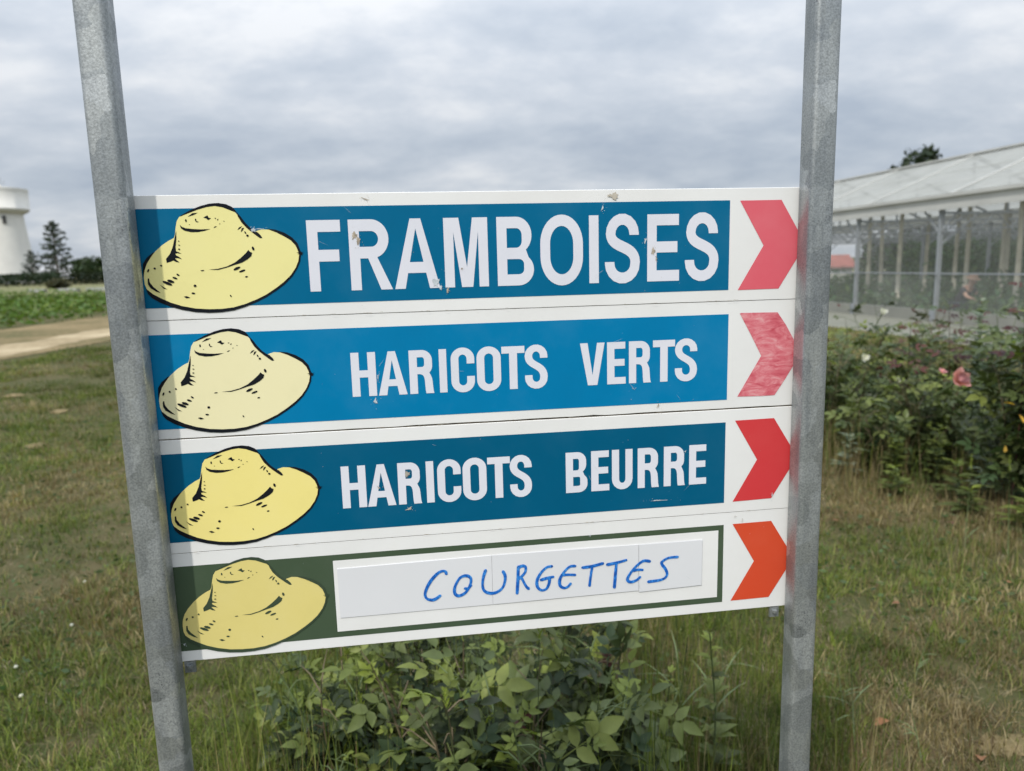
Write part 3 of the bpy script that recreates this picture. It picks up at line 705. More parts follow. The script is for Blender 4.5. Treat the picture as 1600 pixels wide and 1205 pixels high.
HAT_INK=[
 [(47.2,25.6),(50.7,23.1),(60.2,18.0),(72.2,13.3),(82.8,10.7),(93.2,10.1),(102.2,11.6),(109.1,15.1),(112.3,18.8),(113.2,21.4),(110.9,20.8),(104.9,18.3),(98.0,15.3),(89.0,13.6),(79.9,14.6),(69.3,17.4),(57.3,21.8)],
 [(113.0,20.0),(118.0,26.5),(122.7,33.7),(127.5,39.5),(132.5,43.5),(136.9,46.0),(140.0,49.5),(141.7,52.7),(139.0,53.0),(134.6,49.6),(129.4,45.1),(124.1,40.3),(118.7,33.9),(115.0,26.7)],
 [(147.2,41.5),(157.8,42.9),(168.2,46.8),(177.1,52.7),(183.1,59.9),(185.5,68.1),(186.1,73.9),(184.9,81.4),(180.9,90.2),(174.2,100.0),(164.7,109.1),(154.0,116.8),(141.1,124.7),(128.5,130.7),(114.7,136.0),(101.0,139.9),(85.9,141.7),(71.3,141.9),(55.6,140.5),(40.1,137.2),(26.1,132.7),(14.9,127.5),(6.4,121.8),(2.4,116.8),(0.5,110.5),(2.5,111.9),(8.1,117.2),(16.7,122.3),(27.9,128.1),(40.5,132.6),(56.0,136.1),(71.7,137.5),(86.3,137.6),(101.0,136.1),(114.7,132.6),(128.5,127.5),(141.1,121.7),(153.8,113.7),(163.8,106.4),(172.2,98.7),(178.8,89.9),(182.6,81.7),(184.1,73.8),(182.8,68.3),(180.5,62.4),(175.3,56.2),(167.6,51.2),(158.6,46.2)],
 [(-0.1,80.8),(4.7,73.6),(12.4,67.5),(14.6,66.9),(9.1,73.7),(4.3,80.9),(1.2,88.2),(-0.8,96.9),(-0.9,88.8)],
 [(180.9,71.4),(183.9,70.8),(186.5,69.5),(187.0,70.9),(190.2,70.4),(187.4,71.8),(189.7,72.9),(187.6,72.9),(188.0,74.7),(185.9,73.9),(182.2,73.0),(184.7,72.1)],
 [(41.9,41.8),(39.0,51.7),(36.2,60.9),(32.2,69.3),(27.1,75.2),(27.5,80.0),(31.2,79.0),(35.5,77.4),(38.3,79.2),(42.3,79.9),(38.6,76.1),(37.5,74.6),(41.0,74.7),(45.5,76.2),(42.4,73.1),(39.1,71.2),(38.4,69.0),(41.5,68.8),(45.5,69.6),(42.9,67.8),(39.6,66.4),(39.3,62.4),(41.2,51.7)],
 [(46.8,35.0),(48.7,37.3),(53.1,39.3),(62.0,40.4),(71.0,41.0),(81.5,40.7),(74.8,42.8),(66.9,44.1),(59.1,44.1),(51.5,42.2),(47.6,39.2)],
 [(56.6,25.8),(62.4,21.6),(68.5,21.3),(63.5,23.9)],
 [(53.2,29.1),(54.6,28.5),(55.2,30.5),(54.8,32.1),(53.5,31.8)],
 [(64.8,28.0),(66.0,28.3),(66.2,30.9),(69.2,32.1),(66.4,32.5),(64.8,30.7)],
 [(74.6,27.1),(77.6,25.3),(79.6,24.5),(80.6,27.2),(83.6,27.9),(80.1,30.1),(77.7,28.0)],
 [(87.2,27.7),(89.4,27.6),(88.6,29.2)],
 [(90.0,30.0),(91.9,28.5),(91.2,30.9)],
 [(97.2,31.2),(99.2,31.8),(97.9,32.4)],
 [(92.2,34.3),(94.0,34.6),(92.9,35.5)],
 [(85.3,39.3),(86.9,37.8),(89.6,37.4),(87.4,39.0)],
 [(57.1,34.5),(58.6,34.9),(57.7,35.6)],
 [(112.8,42.5),(115.4,39.2),(118.9,38.0),(116.2,40.9)],
 [(116.8,45.0),(118.2,40.6),(121.1,39.7),(119.0,43.3)],
 [(120.9,44.0),(122.6,44.8),(123.1,47.8),(121.4,46.7)],
 [(74.9,89.3),(86.5,88.6),(97.3,85.9),(106.9,81.5),(114.7,75.7),(120.4,70.7),(124.0,66.7),(125.7,68.8),(128.2,70.2),(126.9,74.1),(122.0,78.1),(114.8,82.0),(106.7,84.2),(97.2,87.2),(86.4,89.9)],
 [(3.8,98.3),(5.4,97.7),(5.9,103.1),(9.3,108.3),(17.1,115.9),(12.1,114.1),(6.0,109.9),(3.4,104.7)],
 [(16.8,105.6),(20.4,108.4),(25.3,111.8),(21.1,110.9)],
 [(43.4,121.2),(46.9,120.6),(50.9,122.7),(46.6,123.4)],
 [(131.1,64.6),(131.2,66.5),(130.4,67.5),(129.2,67.1),(128.3,65.5),(128.2,63.7),(129.0,62.6),(130.2,63.0)],
 [(112.9,86.9),(112.1,88.5),(109.2,90.2),(106.1,91.1),(104.4,90.6),(105.3,89.0),(108.1,87.2),(111.3,86.4)],
 [(118.6,90.6),(117.7,91.8),(115.0,93.1),(112.1,93.7),(110.7,93.2),(111.6,92.0),(114.4,90.7),(117.3,90.1)],
 [(120.9,98.9),(120.4,99.6),(119.2,100.1),(118.0,100.0),(117.4,99.4),(117.9,98.6),(119.1,98.2),(120.3,98.3)],
 [(70.2,90.1),(69.5,90.6),(68.0,90.9),(66.4,90.8),(65.7,90.4),(66.4,89.9),(68.0,89.6),(69.5,89.7)],
 [(6.5,89.1),(5.5,90.5),(4.5,90.8),(4.0,89.9),(4.4,88.3),(5.4,86.9),(6.4,86.6),(6.8,87.5)],
 [(14.3,87.1),(13.4,87.6),(12.4,87.4),(11.8,86.5),(12.0,85.6),(12.8,85.1),(13.8,85.3),(14.4,86.2)],
 [(21.7,84.0),(20.9,84.3),(20.0,83.9),(19.6,83.0),(19.9,82.2),(20.7,81.9),(21.5,82.3),(21.9,83.1)],
 [(40.8,95.7),(39.9,96.0),(38.5,95.5),(37.5,94.4),(37.4,93.5),(38.3,93.1),(39.7,93.7),(40.7,94.7)],
 [(38.1,99.5),(36.9,100.0),(34.8,99.6),(32.9,98.5),(32.4,97.3),(33.6,96.8),(35.7,97.3),(37.6,98.4)],
 [(34.1,103.7),(32.5,104.4),(29.4,103.8),(26.7,102.3),(26.0,100.6),(27.7,99.9),(30.8,100.5),(33.4,102.1)],
 [(31.5,107.0),(29.3,107.3),(25.2,106.0),(21.5,103.7),(20.5,101.8),(22.6,101.4),(26.8,102.8),(30.4,105.1)],
 [(59.4,108.5),(58.8,109.6),(57.5,110.0),(56.4,109.5),(56.0,108.4),(56.6,107.2),(57.8,106.8),(59.0,107.3)],
 [(57.2,117.7),(56.4,118.4),(54.8,118.6),(53.3,118.0),(52.8,117.2),(53.6,116.5),(55.2,116.4),(56.7,116.9)],
 [(99.2,123.3),(98.6,123.2),(97.9,122.4),(97.7,121.3),(98.0,120.7),(98.7,120.8),(99.3,121.6),(99.6,122.7)],
 [(44.4,54.5),(44.1,54.9),(43.6,55.1),(43.1,54.9),(42.9,54.4),(43.1,54.0),(43.7,53.8),(44.2,54.0)],
 [(45.0,59.4),(44.5,59.7),(43.6,59.6),(42.7,59.3),(42.5,58.9),(42.9,58.6),(43.9,58.6),(44.7,58.9)],
 [(44.4,63.9),(44.0,64.5),(43.2,64.7),(42.4,64.5),(42.1,63.9),(42.5,63.3),(43.4,63.1),(44.2,63.4)],
 [(125.8,49.4),(125.3,50.4),(124.2,50.8),(123.2,50.3),(122.9,49.4),(123.4,48.4),(124.4,48.1),(125.4,48.5)],
]
INK_STROKES=[
 [(348.9,506.1),(347.9,503.2),(344.8,502.0),(338.3,504.0),(328.6,513.3),(321.7,524.5),(318.9,533.5),(321.0,539.6),(327.4,542.4),(333.0,541.3),(339.1,537.3)],
 [(373.3,511.3),(366.6,514.5),(360.2,525.4),(359.3,535.2),(364.7,539.7),(374.3,535.6),(380.8,525.3),(382.1,516.5),(378.5,512.2),(373.3,511.3)],
 [(374.1,530.0),(378.2,530.0),(381.7,526.3)],
 [(402.5,506.4),(399.3,516.0),(397.9,526.8),(399.7,534.9),(406.2,539.3),(415.6,539.7),(424.3,534.7),(428.5,526.5),(429.6,516.7),(426.9,509.9)],
 [(448.2,504.7),(447.2,523.4),(445.6,543.2)],
 [(448.2,505.9),(454.0,504.0),(458.3,506.0),(457.6,513.3),(452.3,519.4),(448.4,522.3)],
 [(452.2,520.6),(458.1,533.5),(461.8,537.9)],
 [(495.1,507.9),(487.4,509.3),(478.9,517.5),(473.9,527.7),(474.7,536.8),(480.0,541.9),(486.8,540.5),(490.8,533.2),(491.7,525.3)],
 [(480.1,526.7),(488.0,524.8),(496.7,523.7)],
 [(528.0,510.3),(520.2,510.9),(511.7,519.0),(506.3,528.6),(506.6,537.3),(512.0,541.4),(517.4,540.1),(521.4,536.0)],
 [(510.7,522.1),(519.0,522.4),(527.8,523.4)],
 [(539.2,513.7),(553.3,512.7),(568.0,509.9)],
 [(552.9,513.1),(550.6,526.4),(548.7,541.0)],
 [(574.9,512.3),(588.7,510.5),(601.6,507.9)],
 [(587.7,511.4),(586.1,529.5),(584.6,546.9)],
 [(636.0,512.4),(626.4,511.4),(614.9,519.8),(605.9,531.2),(603.9,537.8),(608.5,541.1),(616.5,539.3),(622.1,535.1)],
 [(612.5,524.5),(618.9,523.6),(625.5,524.4)],
 [(677.2,509.4),(664.5,509.7),(656.1,513.5),(653.9,517.6),(659.6,526.1),(662.1,534.1),(658.7,539.5),(650.6,542.1),(634.5,543.0)],
]
SX, SY, SZ, SYAW = -.44218, .90781, 1.59402, .13693
BW = .840                                    # clear width between the posts
sign = empty('direction_sign', (SX, SY, 0), SYAW)
tag(sign, 'grey steel sign frame with four arrow boards listing raspberries, beans and courgettes', 'sign')
def contour_mesh(name, shapes, y, mats, smooth=False):
    """flat print on a board: shapes = list of (contours in mm, material index)"""
    V = []; F = []; MI = []
    for i, (cons, mi, dy) in enumerate(shapes):
        vs = [[Vector((u / 1000, 0, -v / 1000)) for u, v in c] for c in cons]
        flat = [p for c in vs for p in c]
        b = len(V)
        tris = tessellate_polygon([[Vector((p.x, p.z, 0)) for p in c] for c in vs])
        V += [(p.x, y - dy, p.z) for p in flat]
        for t in tris:
            a_, b_, c_ = (flat[k] for k in t)
            cr = (b_.x - a_.x) * (c_.z - a_.z) - (b_.z - a_.z) * (c_.x - a_.x)
            F.append([b + k for k in (t if cr > 0 else (t[0], t[2], t[1]))]); MI.append(mi)
    me = bpy.data.meshes.new(name); me.from_pydata(V, [], F)
    for m in mats: me.materials.append(m)
    me.polygons.foreach_set('material_index', MI); me.update()
    return me
# posts: rounded square tube, cap on top
PW, PD, PR = .035, .034, .0065
def post_mesh():
    prof = []
    for cx_, cy_, a0 in ((PW - PR, -PR, 0), (PR, -PR, 90), (PR, -PD + PR, 180), (PW - PR, -PD + PR, 270)):
        for k in range(7):
            a = R(a0 + k * 15); prof.append((cx_ + PR * math.cos(a), cy_ + PR * math.sin(a)))
    n = len(prof); mb = MB(); zs = [-.4, 0, .5, .9, 1.2, 1.5, 1.8, 2.12]
    mb.add([(x, y, z) for z in zs for x, y in prof], [(i * n + k, i * n + (k + 1) % n, (i + 1) * n + (k + 1) % n, (i + 1) * n + k) for i in range(len(zs) - 1) for k in range(n)] + [tuple((len(zs) - 1) * n + k for k in range(n))])
    return mb.mesh('post', M['galv'], True)
pm = post_mesh()
for x, lab in ((-PW - .0005, 'left galvanised post, facing the light'), (BW + .0005, 'right galvanised post with a pink reflection of the arrows')):
    p = mesh_obj('post', pm, sign, (x, -.0008, 0)); p['label'] = lab
    pm = pm.copy()
    mb = MB(); mb.box(-.001, PW + .001, -PD - .001, .001, 2.121, 2.127); c_ = mb.build('post_cap', M['galv'], p)
    # offset the grain so that the two posts do not match
for me_, dz in ((pm, 0),):
    pass
# boards
def board_mesh(k):
    h = (.1497, .1494, .1497, .1497)[k]; rr = random.Random(90 + k)
    bot = []; n = 60
    for i in range(n + 1):
        u = -.037 + (BW + .074) * i / n
        j = 0.0
        if k == 1:
            j = .0009 * vnoise(u * 26, 3, 1) + .0007 * max(0, vnoise(u * 60, 9, 2) - .45) + .0006
            if .535 < u < .575: j += .0012 * (1 - abs(u - .553) / .02)
            if u < .3: j -= .0004
        elif k == 0: j = .0004 * vnoise(u * 40, 1, 3)
        elif k == 2: j = .0003 * vnoise(u * 30, 5, 4)
        bot.append((u, -(h - max(0, j))))
    top = [(BW + .037, 0), (-.037, 0)]
    out = bot + top; mb = MB(); m = len(out); e = .0005
    def inset(p):
        u, v = p
        return (min(max(u, -.037 + e), BW + .037 - e), -e if v == 0 else v + e)
    v = [(u, 0, w) for u, w in map(inset, out)] + [(u, e, w) for u, w in out] + [(u, .020, w) for u, w in out]
    f = [(i, m + i, m + (i + 1) % m, (i + 1) % m) for i in range(m)] + [(m + i, 2 * m + i, 2 * m + (i + 1) % m, m + (i + 1) % m) for i in range(m)]
    mb.add(v, f, 1 if False else 0)
    # front and back as strips from the bottom edge to the top edge
    front = [(inset((u, w))[0], 0, inset((u, w))[1]) for u, w in bot] + [(inset((u, 0))[0], 0, -e) for u, w in bot]
    k1 = len(bot)
    mb.add(front, [(i, i + 1, k1 + i + 1, k1 + i) for i in range(k1 - 1)])
    back = [(u, .020, w) for u, w in bot] + [(u, .020, 0) for u, w in bot]
    mb.add(back, [(i + 1, i, k1 + i, k1 + i + 1) for i in range(k1 - 1)])
    me = mb.mesh('sign_board', [M['board'], M['edge']])
    # side walls keep the dirty edge colour
    for p in me.polygons[m:2 * m]: p.material_index = 1
    return me
# lettering ---------------------------------------------------------------
def qarc(cx_, cy_, rx, ry, a0, a1, n=9):
    return [(cx_ + rx * math.cos(R(a0 + (a1 - a0) * i / n)), cy_ + ry * math.sin(R(a0 + (a1 - a0) * i / n))) for i in range(n + 1)]
def stad(x0, y0, x1, y1, rx, ry):
    return qarc(x1 - rx, y1 - ry, rx, ry, 0, 90) + qarc(x0 + rx, y1 - ry, rx, ry, 90, 180) + qarc(x0 + rx, y0 + ry, rx, ry, 180, 270) + qarc(x1 - rx, y0 + ry, rx, ry, 270, 360)
def stroke(pts, sv, sh):
    Lf = []; Rt = []
    for i, p in enumerate(pts):
        a = pts[max(i - 1, 0)]; b = pts[min(i + 1, len(pts) - 1)]
        dx, dy = b[0] - a[0], b[1] - a[1]; l = math.hypot(dx, dy) or 1
        nx, ny = -dy / l, dx / l
        Lf.append((p[0] + nx * sv / 2, p[1] + ny * sh / 2)); Rt.append((p[0] - nx * sv / 2, p[1] - ny * sh / 2))
    return Lf + Rt[::-1]
def bez(p0, p1, p2, p3, n=14):
    o = []
    for i in range(n + 1):
        t = i / n; u = 1 - t
        o.append(tuple(u ** 3 * a + 3 * u * u * t * b + 3 * u * t * t * c + t ** 3 * d for a, b, c, d in zip(p0, p1, p2, p3)))
    return o
def glyph(ch, w, h, sv, sh, ry, bold):
    """contours of a narrow grotesque capital, y up from the baseline"""
    if ch == 'I': return [[(0, 0), (w, 0), (w, h), (0, h)]]
    if ch == 'H':
        a, b = h * .5 - sh * .42, h * .5 + sh * .58
        return [[(0, 0), (sv, 0), (sv, a), (w - sv, a), (w - sv, 0), (w, 0), (w, h), (w - sv, h), (w - sv, b), (sv, b), (sv, h), (0, h)]]
    if ch == 'T':
        c = w / 2; s = sv * .52
        return [[(c - s, 0), (c + s, 0), (c + s, h - sh), (w, h - sh), (w, h), (0, h), (0, h - sh), (c - s, h - sh)]]
    if ch == 'F':
        a, b = h * .42, h * .42 + sh
        return [[(0, 0), (sv, 0), (sv, a), (w * .93, a), (w * .93, b), (sv, b), (sv, h - sh), (w, h - sh), (w, h), (0, h)]]
    if ch == 'E':
        a = h * .5 - sh * .42; b = a + sh
        return [[(0, 0), (w, 0), (w, sh), (sv, sh), (sv, a), (w * .94, a), (w * .94, b), (sv, b), (sv, h - sh), (w * .98, h - sh), (w * .98, h), (0, h)]]
    if ch == 'O':
        return [stad(0, 0, w, h, w / 2, ry), stad(sv, sh, w - sv, h - sh, w / 2 - sv, max(ry - sh, .5))[::-1]]
    if ch == 'C':
        x0, x1, y0, y1 = sv / 2, w - sv / 2, sh / 2, h - sh / 2; r = ry - sh / 2; rx = (x1 - x0) / 2
        p = [(x1, h * .64), (x1, y1 - r)] if y1 - r > h * .66 else [(x1, h * .645)]
        p += qarc(x0 + rx, y1 - r, rx, r, 0 if len(p) == 2 else 12, 90)[1:] + qarc(x0 + rx, y1 - r, rx, r, 90, 180)[1:] + qarc(x0 + rx, y0 + r, rx, r, 180, 270) + qarc(x0 + rx, y0 + r, rx, r, 270, 360)[1:]
        p += [(x1, h * .36)]
        return [stroke(p, sv, sh)]
    if ch == 'U':
        x0, x1 = sv / 2, w - sv / 2; rx = (x1 - x0) / 2; r = ry - sh / 2
        return [stroke([(x0, h), (x0, sh / 2 + r + .1)] + qarc(x0 + rx, sh / 2 + r, rx, r, 180, 360) + [(x1, h)], sv, sh)]
    if ch == 'S':
        x0, x1, y0, y1 = sv / 2, w - sv / 2, sh / 2, h - sh / 2; rx = (x1 - x0) / 2; r = ry - sh / 2; r = min(r, h * .21)
        xo = x0 + (0 if bold else w * .035)
        p = [(x1 - (0 if bold else w * .03), h * .695), (x1 - (0 if bold else w * .03), y1 - r)] + qarc(x0 + rx, y1 - r, rx - (0 if bold else w * .03), r, 0, 180)[1:]
        p += bez((xo, y1 - r - .01), (xo, h * .50), (x1, h * .56), (x1, y0 + r + h * .02))[1:]
        p += qarc(x0 + rx, y0 + r, rx, r, 0, -180)[1:] + [(x0, h * .315)]
        return [stroke(p, sv, sh)]
    if ch in 'RB':
        ym = h * (.45 if ch == 'R' else .47)
        rx = w * .42; rb = (h - ym) * (.5 if not bold else .42); wb = w * (.95 if ch == 'R' else .95)
        rxi = max(rx - sv, 1.2); rbi = max(rb - sh, 1.2)
        top = [(0, h)] + qarc(wb - rx, h - rb, rx, rb, 90, 0)
        hole1 = [(sv, ym + (sh if ch == 'R' else sh * .5)), (sv, h - sh)] + qarc(wb - sv - rxi, h - sh - rbi, rxi, rbi, 90, 0) + qarc(wb - sv - rxi, ym + (sh if ch == 'R' else sh * .5) + rbi, rxi, rbi, 0, -90)
        if ch == 'R':
            y1 = ym + rb
            if bold:        # straight-ish curved leg
                out = [(0, 0)] + top + qarc(wb - rx * .8, y1 - rb * .2, rx * .8, rb * .85, 0, -52, 6) + bez((w * .90, ym - h * .06), (w * .97, ym - h * .13), (w * .93, h * .10), (w, 0), 6) + [(w - sv * 1.02, 0)] + bez((w - sv * 1.08, h * .06), (w - sv * 1.2, h * .30), (w - sv * 1.0, ym), (sv + 2.5, ym), 8) + [(sv, ym), (sv, 0)]
            else:
                out = [(0, 0)] + top + qarc(wb - rx, y1, rx, rb, 0, -72, 8) + [(w * 1.0, 0), (w - sv * 1.12, 0), (w * .44, ym), (sv, ym), (sv, 0)]
            return [out, hole1[::-1]]
        rb2 = ym * (.5 if not bold else .42); rbi2 = max(rb2 - sh, 1.2)
        out = [(0, 0)] + top + qarc(wb - rx, ym + rb, rx, rb * 1.02, 0, -52, 6) + qarc(w - rx, ym - rb2, rx, rb2, 48, 0, 6) + qarc(w - rx, rb2, rx, rb2, 0, -90)
        hole2 = [(sv, sh), (sv, ym - sh * .5)] + qarc(w - sv - rxi, ym - sh * .5 - rbi2, rxi, rbi2, 90, 0) + qarc(w - sv - rxi, sh + rbi2, rxi, rbi2, 0, -90)
        return [out, hole1[::-1], hole2[::-1]]
    if ch == 'A':
        a = sv * (.52 if not bold else .46); d = sv * (1.02 if not bold else 1.04); c = w / 2
        y0, y1 = h * (.225 if not bold else .205), h * (.225 if not bold else .205) + sh * .95
        e = lambda y: (c - a) * y / h                      # outer left edge
        i = lambda y: d + (c - d) * y / (h * (.86 if not bold else .80))
        ha = h * (.86 if not bold else .80)
        return [[(0, 0), (d, 0), (i(y0), y0), (w - i(y0), y0), (w - d, 0), (w, 0), (c + a, h), (c - a, h)], [(i(y1), y1), (c, ha), (w - i(y1), y1)][::-1]]
    if ch == 'V':
        a = sv * .64; d = sv * 1.02; c = w / 2
        return [[(c - a, 0), (c + a, 0), (w, h), (w - d, h), (c, h * .24), (d, h), (0, h)]]
    if ch == 'M':
        m = sv * 1.50; c = w * .508; k = sv * .56
        return [[(0, 0), (sv * .95, 0), (sv * .95, h * .80), (c - k, 0), (c + k, 0), (w - sv * .95, h * .80), (w - sv * .95, 0), (w, 0), (w, h), (w - m, h), (c, h * .29), (m, h), (0, h)]]
def word(items, v0, v1, sv, sh, ry, bold, scale=1):
    """items: (letter, left, right) in mm on the board; v0 top line, v1 base line"""
    out = []
    h = v1 - v0
    for ch, u0, u1 in items:
        over = sh * .12 if ch in 'OSC' else (0)
        hh = h + 2 * over
        cons = glyph(ch, u1 - u0, hh, sv, sh, ry, bold)
        base = v1 + over
        out.append(([[(u0 + x, base - y) for x, y in c] for c in cons], 0, 0))
    return out
W1 = word([('F', 194.9, 235.7), ('R', 245.4, 297.0), ('A', 299.8, 357.0), ('M', 363.7, 419.8), ('B', 431.5, 479.2), ('O', 488.1, 544.6), ('I', 552.9, 565.7), ('S', 574.0, 621.6), ('E', 631.7, 675.9), ('S', 683.8, 731.0)], 32.4, 119.8, 12.9, 14.4, 37, False)
W2 = word([('H', 238.6, 269.8), ('A', 272.1, 308.9), ('R', 312.4, 343.7), ('I', 351.1, 360.9), ('C', 366.4, 397.4), ('O', 400.3, 432.3), ('T', 433.4, 464.2), ('S', 464.2, 494.9), ('V', 539.3, 573.1), ('E', 576.4, 602.2), ('R', 606.7, 637.6), ('T', 640.4, 671.5), ('S', 671.5, 703.2)], 199.0, 256.1, 10.2, 9.3, 15, True)
W3 = word([('H', 217.3, 248.8), ('A', 250.0, 287.0), ('R', 290.4, 321.0), ('I', 327.7, 337.8), ('C', 342.5, 373.9), ('O', 376.4, 408.5), ('T', 409.8, 440.6), ('S', 440.2, 470.3), ('B', 517.3, 547.5), ('E', 552.9, 578.4), ('U', 582.2, 611.6), ('R', 618.9, 649.6), ('R', 656.5, 687.4), ('E', 693.3, 718.6)], 347.5, 404.4, 10.2, 9.3, 15, True)
BANDS = [(15.9, 134.4, 746.0, 'teal'), (167.2, 286.0, 747.4, 'blue'), (317.9, 434.7, 746.0, 'petrol'), (467.8, 584.9, 746.6, 'olive')]
ARR = [[(760, 16.5), (818.7, 16.3), (855.5, 75.7), (818.2, 134.6), (759.4, 134.9), (794.8, 76)],
       [(763.5, 166.9), (766, 166.2), (818.4, 167.1), (831, 184.5), (855, 225), (832, 262), (817.6, 283.0), (800, 283.3), (762.6, 282.4), (779, 255), (796.2, 226.4), (781, 198)],
       [(759.8, 316.2), (817.6, 315.7), (854.5, 374), (817, 432.9), (758.8, 434), (793.9, 374.3)],
       [(759.8, 467.6), (818.5, 467.2), (855, 526), (818.1, 583.8), (759.2, 584.3), (793.7, 526.2)]]
HAT_AT = [(0, 0), (2.6, 151.9), (2.9, 301.4), (2.8, 451.6)]
BLAB = ['top board reading FRAMBOISES on teal, with a faded red arrow', 'second board reading HARICOTS VERTS on brighter blue, arrow filled in with red marker', 'third board reading HARICOTS BEURRE on dark teal, with a clean red arrow', 'bottom dark green board with COURGETTES handwritten in blue on white stickers']
hk = ('hat_a', 'hat_b', 'hat_c', 'hat_d')
def blot(cu, cv_, ru, rv, seed, n=30, rot=0.0):
    r = random.Random(seed); ang = [(i + r.uniform(-.3, .3)) * 2 * math.pi / n for i in range(n)]
    o = []
    for a in ang:
        k = r.uniform(.45, 1.1) * (1 + .25 * math.sin(a * 3 + seed)); x, y = ru * k * math.cos(a), rv * k * math.sin(a)
        o.append((cu + x * math.cos(rot) - y * math.sin(rot), cv_ + x * math.sin(rot) + y * math.cos(rot)))
    return o
for k in range(4):
    b = mesh_obj('sign_board', board_mesh(k), sign, (0, (0, .0006, -.0002, .0004)[k] + .0002, SZ - .15 * k)); b['label'] = BLAB[k]
    off = 150.0 * k
    sh_ = lambda pts: [(u, v - off) for u, v in pts]
    t0, t1, ur, mk = BANDS[k]
    mesh_obj('colour_band', contour_mesh('colour_band', [([sh_([(-34, t0), (-34, t1), (ur, t1), (ur, t0)])], 0, 0)], -.0003, [M[mk]]), b)
    if k == 3:
        mesh_obj('white_field', contour_mesh('white_field', [([sh_([(199.4, 475.9), (199.4, 577.0), (738.3, 576.5), (738.6, 475.4)])], 0, 0)], -.0005, [M['board']]), b)
    hu, hv = HAT_AT[k]; hs = lambda pts: [(u + hu, v + hv - off) for u, v in pts]
    shapes = [([hs(HAT_FILL)], 0, 0)] + [([hs(c)], 1, .0002 + .00001 * i) for i, c in enumerate(HAT_INK) if not (k == 3 and i in (3, 2))]
    if k == 3:   # thinner green outline on the bottom board
        shapes += [([hs(HAT_INK[2][:26] + [(u - .0, v - 0) for u, v in HAT_INK[2][26:]])], 1, .0005)]
    mesh_obj('hat_print', contour_mesh('hat_print', shapes, -.0006, [M[hk[k]], M['olive_line'] if k == 3 else M['black']]), b)
    if k < 3:
        W = (W1, W2, W3)[k]
        for part in ((W,), (W[:8], W[8:]), (W[:8], W[8:]))[k]:      # one piece of print per word
            mesh_obj('lettering', contour_mesh('lettering', [([sh_(c) for c in cons], 0, 0) for cons, _, _ in part], -.0006, [M['letter']]), b)
    mesh_obj('arrow', contour_mesh('arrow', [([sh_(ARR[k])], 0, 0)], -.0004, [M[('red_a', 'red_b', 'red_c', 'red_d')[k]]]), b)
    # wear with a shape of its own
    bl = []
    if k == 0:
        bl = [(blot(253, 52, 4.2, 4.6, 1), 0), (blot(257, 58, 2.5, 5, 2), 0), (blot(351, 113, 4.5, 5.5, 3), 1), (blot(357, 119, 3, 3, 4), 1), (blot(366, 123, 1.9, 4.2, 5, rot=.2), 0), (blot(385.5, 96, 1.3, 1.3, 6), 0),
              (blot(640, 80, 3, 5.5, 7), 0), (blot(644, 90, 1.1, 3, 8), 0), (blot(629, 66, 1.7, 5, 9, rot=.3), 1), (blot(268, 7.5, 5, .9, 10, rot=.35), 0), (blot(586, 8, 8, 4.2, 11), 2), (blot(132, 43, 3.6, 3, 12), 1), (blot(139, 41.6, 5.5, .6, 13), 1), (blot(571, 23, 1.2, 4.4, 14, rot=.3), 1)]
    if k == 1:
        bl = [(blot(648, 289, 1.2, 3.3, 15, rot=.5), 0), (blot(612, 262, 6, .35, 16, rot=.9), 1), (blot(272, 232, .7, 5, 17, rot=.1), 1), (blot(267, 263, 2.6, 4, 18), 1)]
    if k == 2:
        bl = [(blot(648, 424, 12.5, .8, 19), 1), (blot(687, 356, 1.3, 1.2, 20, rot=.6), 1), (blot(303, 363, 3.6, 4.5, 21), 2), (blot(265, 379, 2.2, 1.1, 22, rot=.5), 2), (blot(303, 411, 5, 2, 23, rot=-.4), 2), (blot(818, 428, 1.0, 2.8, 24), 1)]
    if k == 3:
        bl = [(blot(317, 488, 2.3, .7, 25), 2), (blot(551, 468, .5, 2, 26), 1), (blot(206, 521, .7, 4, 27), 1), (blot(-1 + 3, 575, 1.2, 1.6, 28), 1), (blot(774, 461, .35, .9, 29), 0), (blot(774, 464, .35, .9, 30), 0), (blot(763, 456, .5, .5, 31), 0)]
    r = random.Random(700 + k); extra = []           # flecks round every mark, and stray ones over the board
    for P_, m_ in bl:
        cu = sum(p[0] for p in P_) / len(P_); cw = sum(p[1] for p in P_) / len(P_)
        ru = (max(p[0] for p in P_) - min(p[0] for p in P_)) / 2; rw = (max(p[1] for p in P_) - min(p[1] for p in P_)) / 2
        for q in range(10):
            s_ = r.uniform(.15, .55); extra.append((blot(cu + r.gauss(0, ru * .9 + .5), cw + r.gauss(0, rw * .9 + .5), s_, s_ * r.uniform(.6, 1.5), r.random() * 99, 7), m_))
    for q in range(24):
        s_ = r.uniform(.12, .42); extra.append((blot(r.uniform(5, 838), 150 * k + r.uniform(3, 146), s_, s_ * r.uniform(.5, 2.5), r.random() * 99, 7), r.choice((0, 1, 1, 2))))
    for q in range(4):                               # hairline scratches
        l_ = r.uniform(3, 11); extra.append((blot(r.uniform(190, 735), 150 * k + r.uniform(20, 132), l_, .12, r.random() * 99, 10, r.uniform(-1.2, 1.2)), 1))
    for q in range(22):                              # dirt caught along the lower edge
        extra.append((blot(r.uniform(0, 838), 150 * k + 148.6 - abs(r.gauss(0, .5)), r.uniform(.8, 6), r.uniform(.12, .35), r.random() * 99, 10), r.choice((0, 2))))
    bl += extra
    o_ = mesh_obj('scuff_mark', contour_mesh('scuff_mark', [([sh_(p)], m_, .00001 * i) for i, (p, m_) in enumerate(bl)], -.0010, [M['mud'], M['scuff'], M['edge']]), b); o_['kind'] = 'stuff'
